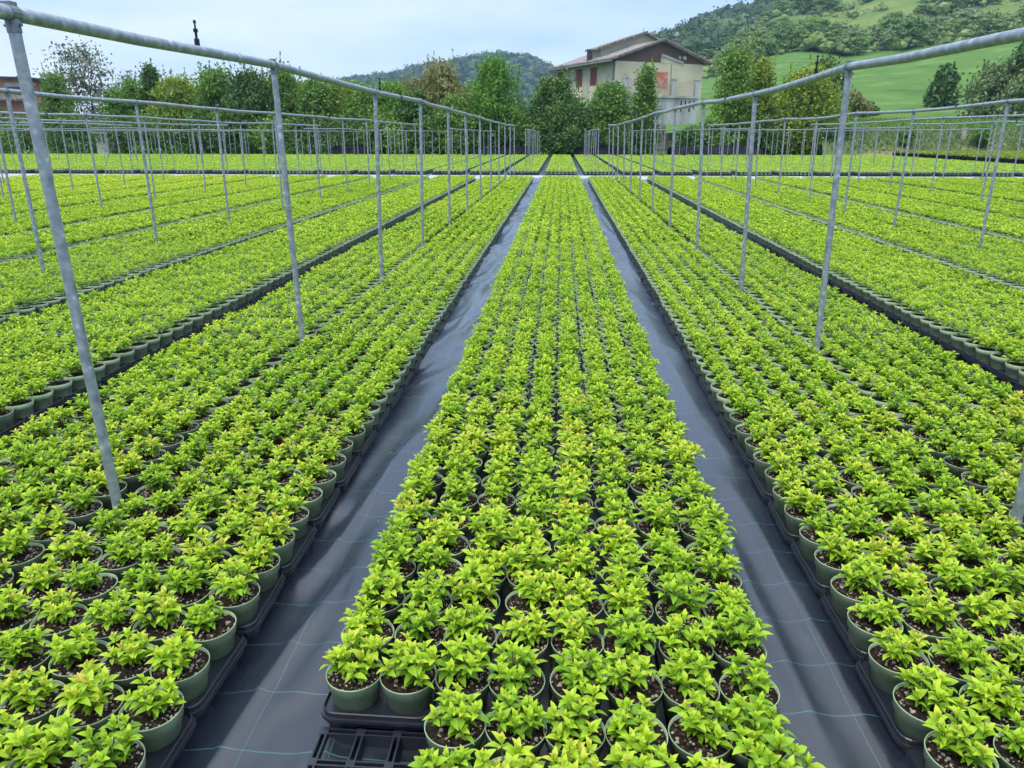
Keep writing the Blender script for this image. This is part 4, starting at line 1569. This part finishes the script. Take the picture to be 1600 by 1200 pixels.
# raised rear half of the roof
m_ = MB()
gable_prism(m_, [(1.4, 8.0), (8.8, 8.0), (8.8, 10.15), (6.4, 10.98), (1.4, 9.45)], 5.0, 6.9)
up = m_.build('upper_wall', M['render_g'], house)
m_ = MB()
s2 = (10.98 - 9.45) / 5.0
slope_roof(m_, .9, 9.45 - .5 * s2 + .02, 6.4, 11.0, 4.5, 7.3, .15)
slope_roof(m_, 6.401, 11.0, 9.3, 10.0, 4.5, 7.3, .15)
for q in range(22):
    t = q / 21
    m_.tube([(.9 + 5.5 * t, 4.40, 9.45 - .5 * s2 + .18 + t * 5.5 * s2), (.9 + 5.5 * t, 4.7, 9.45 - .5 * s2 + .20 + t * 5.5 * s2)], .08, 6)
m_.build('roof', M['tiles'], house)
for (x, y, z0_, h_, r_, mt) in ((.3, 5.3, 8.0, 1.25, .2, 'flue'), (9.0, 3.0, 8.3, 2.0, .22, 'brick')):
    m_ = MB()
    m_.box((x - r_, y - r_, z0_), (x + r_, y + r_, z0_ + h_))
    c_ = m_.build('chimney', M['tiles' if mt == 'brick' else mt], roof)
    m_ = MB()
    m_.box((x - r_ * 1.4, y - r_ * 1.4, z0_ + h_), (x + r_ * 1.4, y + r_ * 1.4, z0_ + h_ + .12))
    if mt == 'brick':
        m_.lathe([(.18, z0_ + h_ + .12), (.18, z0_ + h_ + .4), (.30, z0_ + h_ + .42), (.22, z0_ + h_ + .7), (.02, z0_ + h_ + .8)], 12, (x, y, 0))
    m_.build('chimney_cap', M['metal'], roof)
for b_ in (3.8, 6.6, 10.6):
    m_ = MB()
    m_.box((-.06, b_ - .66, 4.4), (-.001, b_ + .72, EV - .12))
    sur = m_.build('window_surround', M['render'], house)
    m_ = MB()
    for sgn in (-1, 1):
        y0, y1 = sorted((b_ + sgn * .02, b_ + sgn * .60))
        m_.box((-.11, y0, 5.98), (-.061, y1, 7.62))
        for q in range(11):
            m_.box((-.135, y0 + .06, 6.05 + q * .14), (-.111, y1 - .06, 6.05 + q * .14 + .09))
    m_.build('shutter', M['shutter'], sur)
for b_ in (6.9,):
    m_ = MB()
    m_.box((-.05, b_ - .6, 2.4), (-.001, b_ + .6, 3.7))
    m_.build('window', M['pane'], house)
m_ = MB()
m_.tube([(-.10, .25, 0), (-.10, .25, EV - .3)], .06, 8)
m_.build('downpipe', M['metal'], house)
# terrace over the lower storey
m_ = MB()
m_.box((-.7, -1.1, 0), (9.0, -.04, 4.72))
ter = m_.build('terrace_wall', M['white'], house)
m_ = MB()
m_.box((-.8, -1.22, 4.72), (9.1, -.04, 4.95))
m_.build('terrace_slab', M['white'], house)
for x in (-.5, .6, 6.0, 8.78):
    m_ = MB()
    hh = 1.05 if x < 0 else 1.42
    m_.box((x - .2, -1.18, 4.95), (x + .2, -.8, 4.95 + hh))
    m_.box((x - .26, -1.24, 4.95 + hh), (x + .26, -.74, 5.05 + hh))
    m_.build('pillar', M['white'], house)
m_ = MB()
for x0_, x1_ in ((-.3, .4), (.8, 5.8), (6.2, 8.58)):
    for q in range(6):
        z = 5.08 + q * .19
        m_.box((x0_, -1.03, z), (x1_, -.97, z + .05))
m_.build('railing', M['white'], house)
m_ = MB()
for q in range(4):
    m_.box((6.9 + q * .5, -1.13, 3.5 + .3 * (q % 2)), (7.05 + q * .5, -1.101, 4.5))
m_.build('damp_stain', M['flue'], house)
m_ = MB()
m_.box((4.65, -.10, 5.75), (5.9, -.031, 7.08))
m_.build('orange_panel', M['poster'], house)
m_ = MB()
m_.tube([(7.2, -.04, EV + .32), (7.2, -.16, EV + .35)], .13, 12)
m_.tube([(7.75, -.04, EV + .30), (7.75, -.18, EV + .33)], .2, 14)
m_.build('satellite_dish', M['white'], house)
m_ = MB()
m_.box((6.3, -.05, 4.95), (6.38, -.031, EV - .3))
m_.build('downpipe', M['metal'], house)
# rows on the roof: aerial
m_ = MB()
m_.tube([(7.0, 6, 10.8), (7.0, 6, 11.7)], .03, 6)
m_.build('aerial', M['metal'], house)

# small pale building seen past the house's left end
p = at_y(848, 120, 118)
e = empty('outbuilding', (p.x + 1.2, 118, p.z - 10.45))
tag(e, 'small pale building peeping out past the left end of the house', 'building')
m_ = MB()
m_.box((-1.2, 0, -2), (4.5, 6, 10.0))
m_.build('wall', M['render'], e)
m_ = MB()
m_.box((-1.7, -.4, 10.0), (5, 6.4, 10.45))
m_.build('roof', M['tiles'], e)

# pink brick building at the left edge
e = empty('brick_building', (-50.6, 72, 0), R(4))
tag(e, 'salmon pink brick building with dark eaves at the far left', 'building')
m_ = MB()
m_.box((-14, 0, 0), (0, 4, 6.4))
bw = m_.build('wall', M['brick'], e)
m_ = MB()
m_.hexa([(-14.5, -.6, 6.75), (.7, -.6, 6.30), (.7, 4.6, 6.30), (-14.5, 4.6, 6.75), (-14.5, -.6, 6.93), (.7, -.6, 6.48), (.7, 4.6, 6.48), (-14.5, 4.6, 6.93)])
m_.build('roof', M['flue'], e)
m_ = MB()
m_.hexa([(-14, -1.1, 4.55), (.3, -1.1, 4.4), (.3, -.01, 4.8), (-14, -.01, 4.95), (-14, -1.1, 4.68), (.3, -1.1, 4.53), (.3, -.01, 4.93), (-14, -.01, 5.08)])
for q in range(40):
    m_.tube([(-13.9 + q * .36, -1.15, 4.68 - .15 * q / 40), (-13.9 + q * .36, -.05, 5.06 - .15 * q / 40)], .09, 6)
m_.build('tiled_canopy', M['tiles'], e)
for x in (-1.35, -5.5):
    m_ = MB()
    m_.box((x - .8, -.06, 5.2), (x + .8, -.001, 6.05))
    f_ = m_.build('window', M['white'], e)
    m_ = MB()
    m_.box((x - .7, -.09, 5.22), (x + .7, -.061, 5.68))
    m_.build('pane', M['pane'], f_)

# pale hut glimpsed between trunks at the left
p = at_y(166, 225, 52.6)
e = empty('garden_hut', (p.x, 52.6, 0))
tag(e, 'small pale hut glimpsed between the dark shrubs at left', 'hut')
m_ = MB()
m_.box((-.42, -.5, 0), (.42, .5, 1.45))
m_.build('wall', M['render_g'], e)
m_ = MB()
m_.box((-.55, -.62, 1.45), (.55, .62, 1.55))
m_.build('roof', M['white'], e)

# ------------------------------------------------------------------ hazy air
HAZE = 0.00033
if HAZE:
    m, nt, out = mat_new('hazy air')
    pv = nt.nodes.new('ShaderNodeVolumePrincipled')
    pv.inputs['Color'].default_value = (.44, .64, .98, 1)
    pv.inputs['Density'].default_value = HAZE
    pv.inputs['Anisotropy'].default_value = .2
    nt.links.new(pv.outputs[0], out.inputs['Volume'])
    mb = MB()
    mb.box((-760, -70, -1.2), (900, 1000, 175))
    tag(mb.build('haze', m), 'thin pale blue haze in the air', 'haze', kind='stuff')
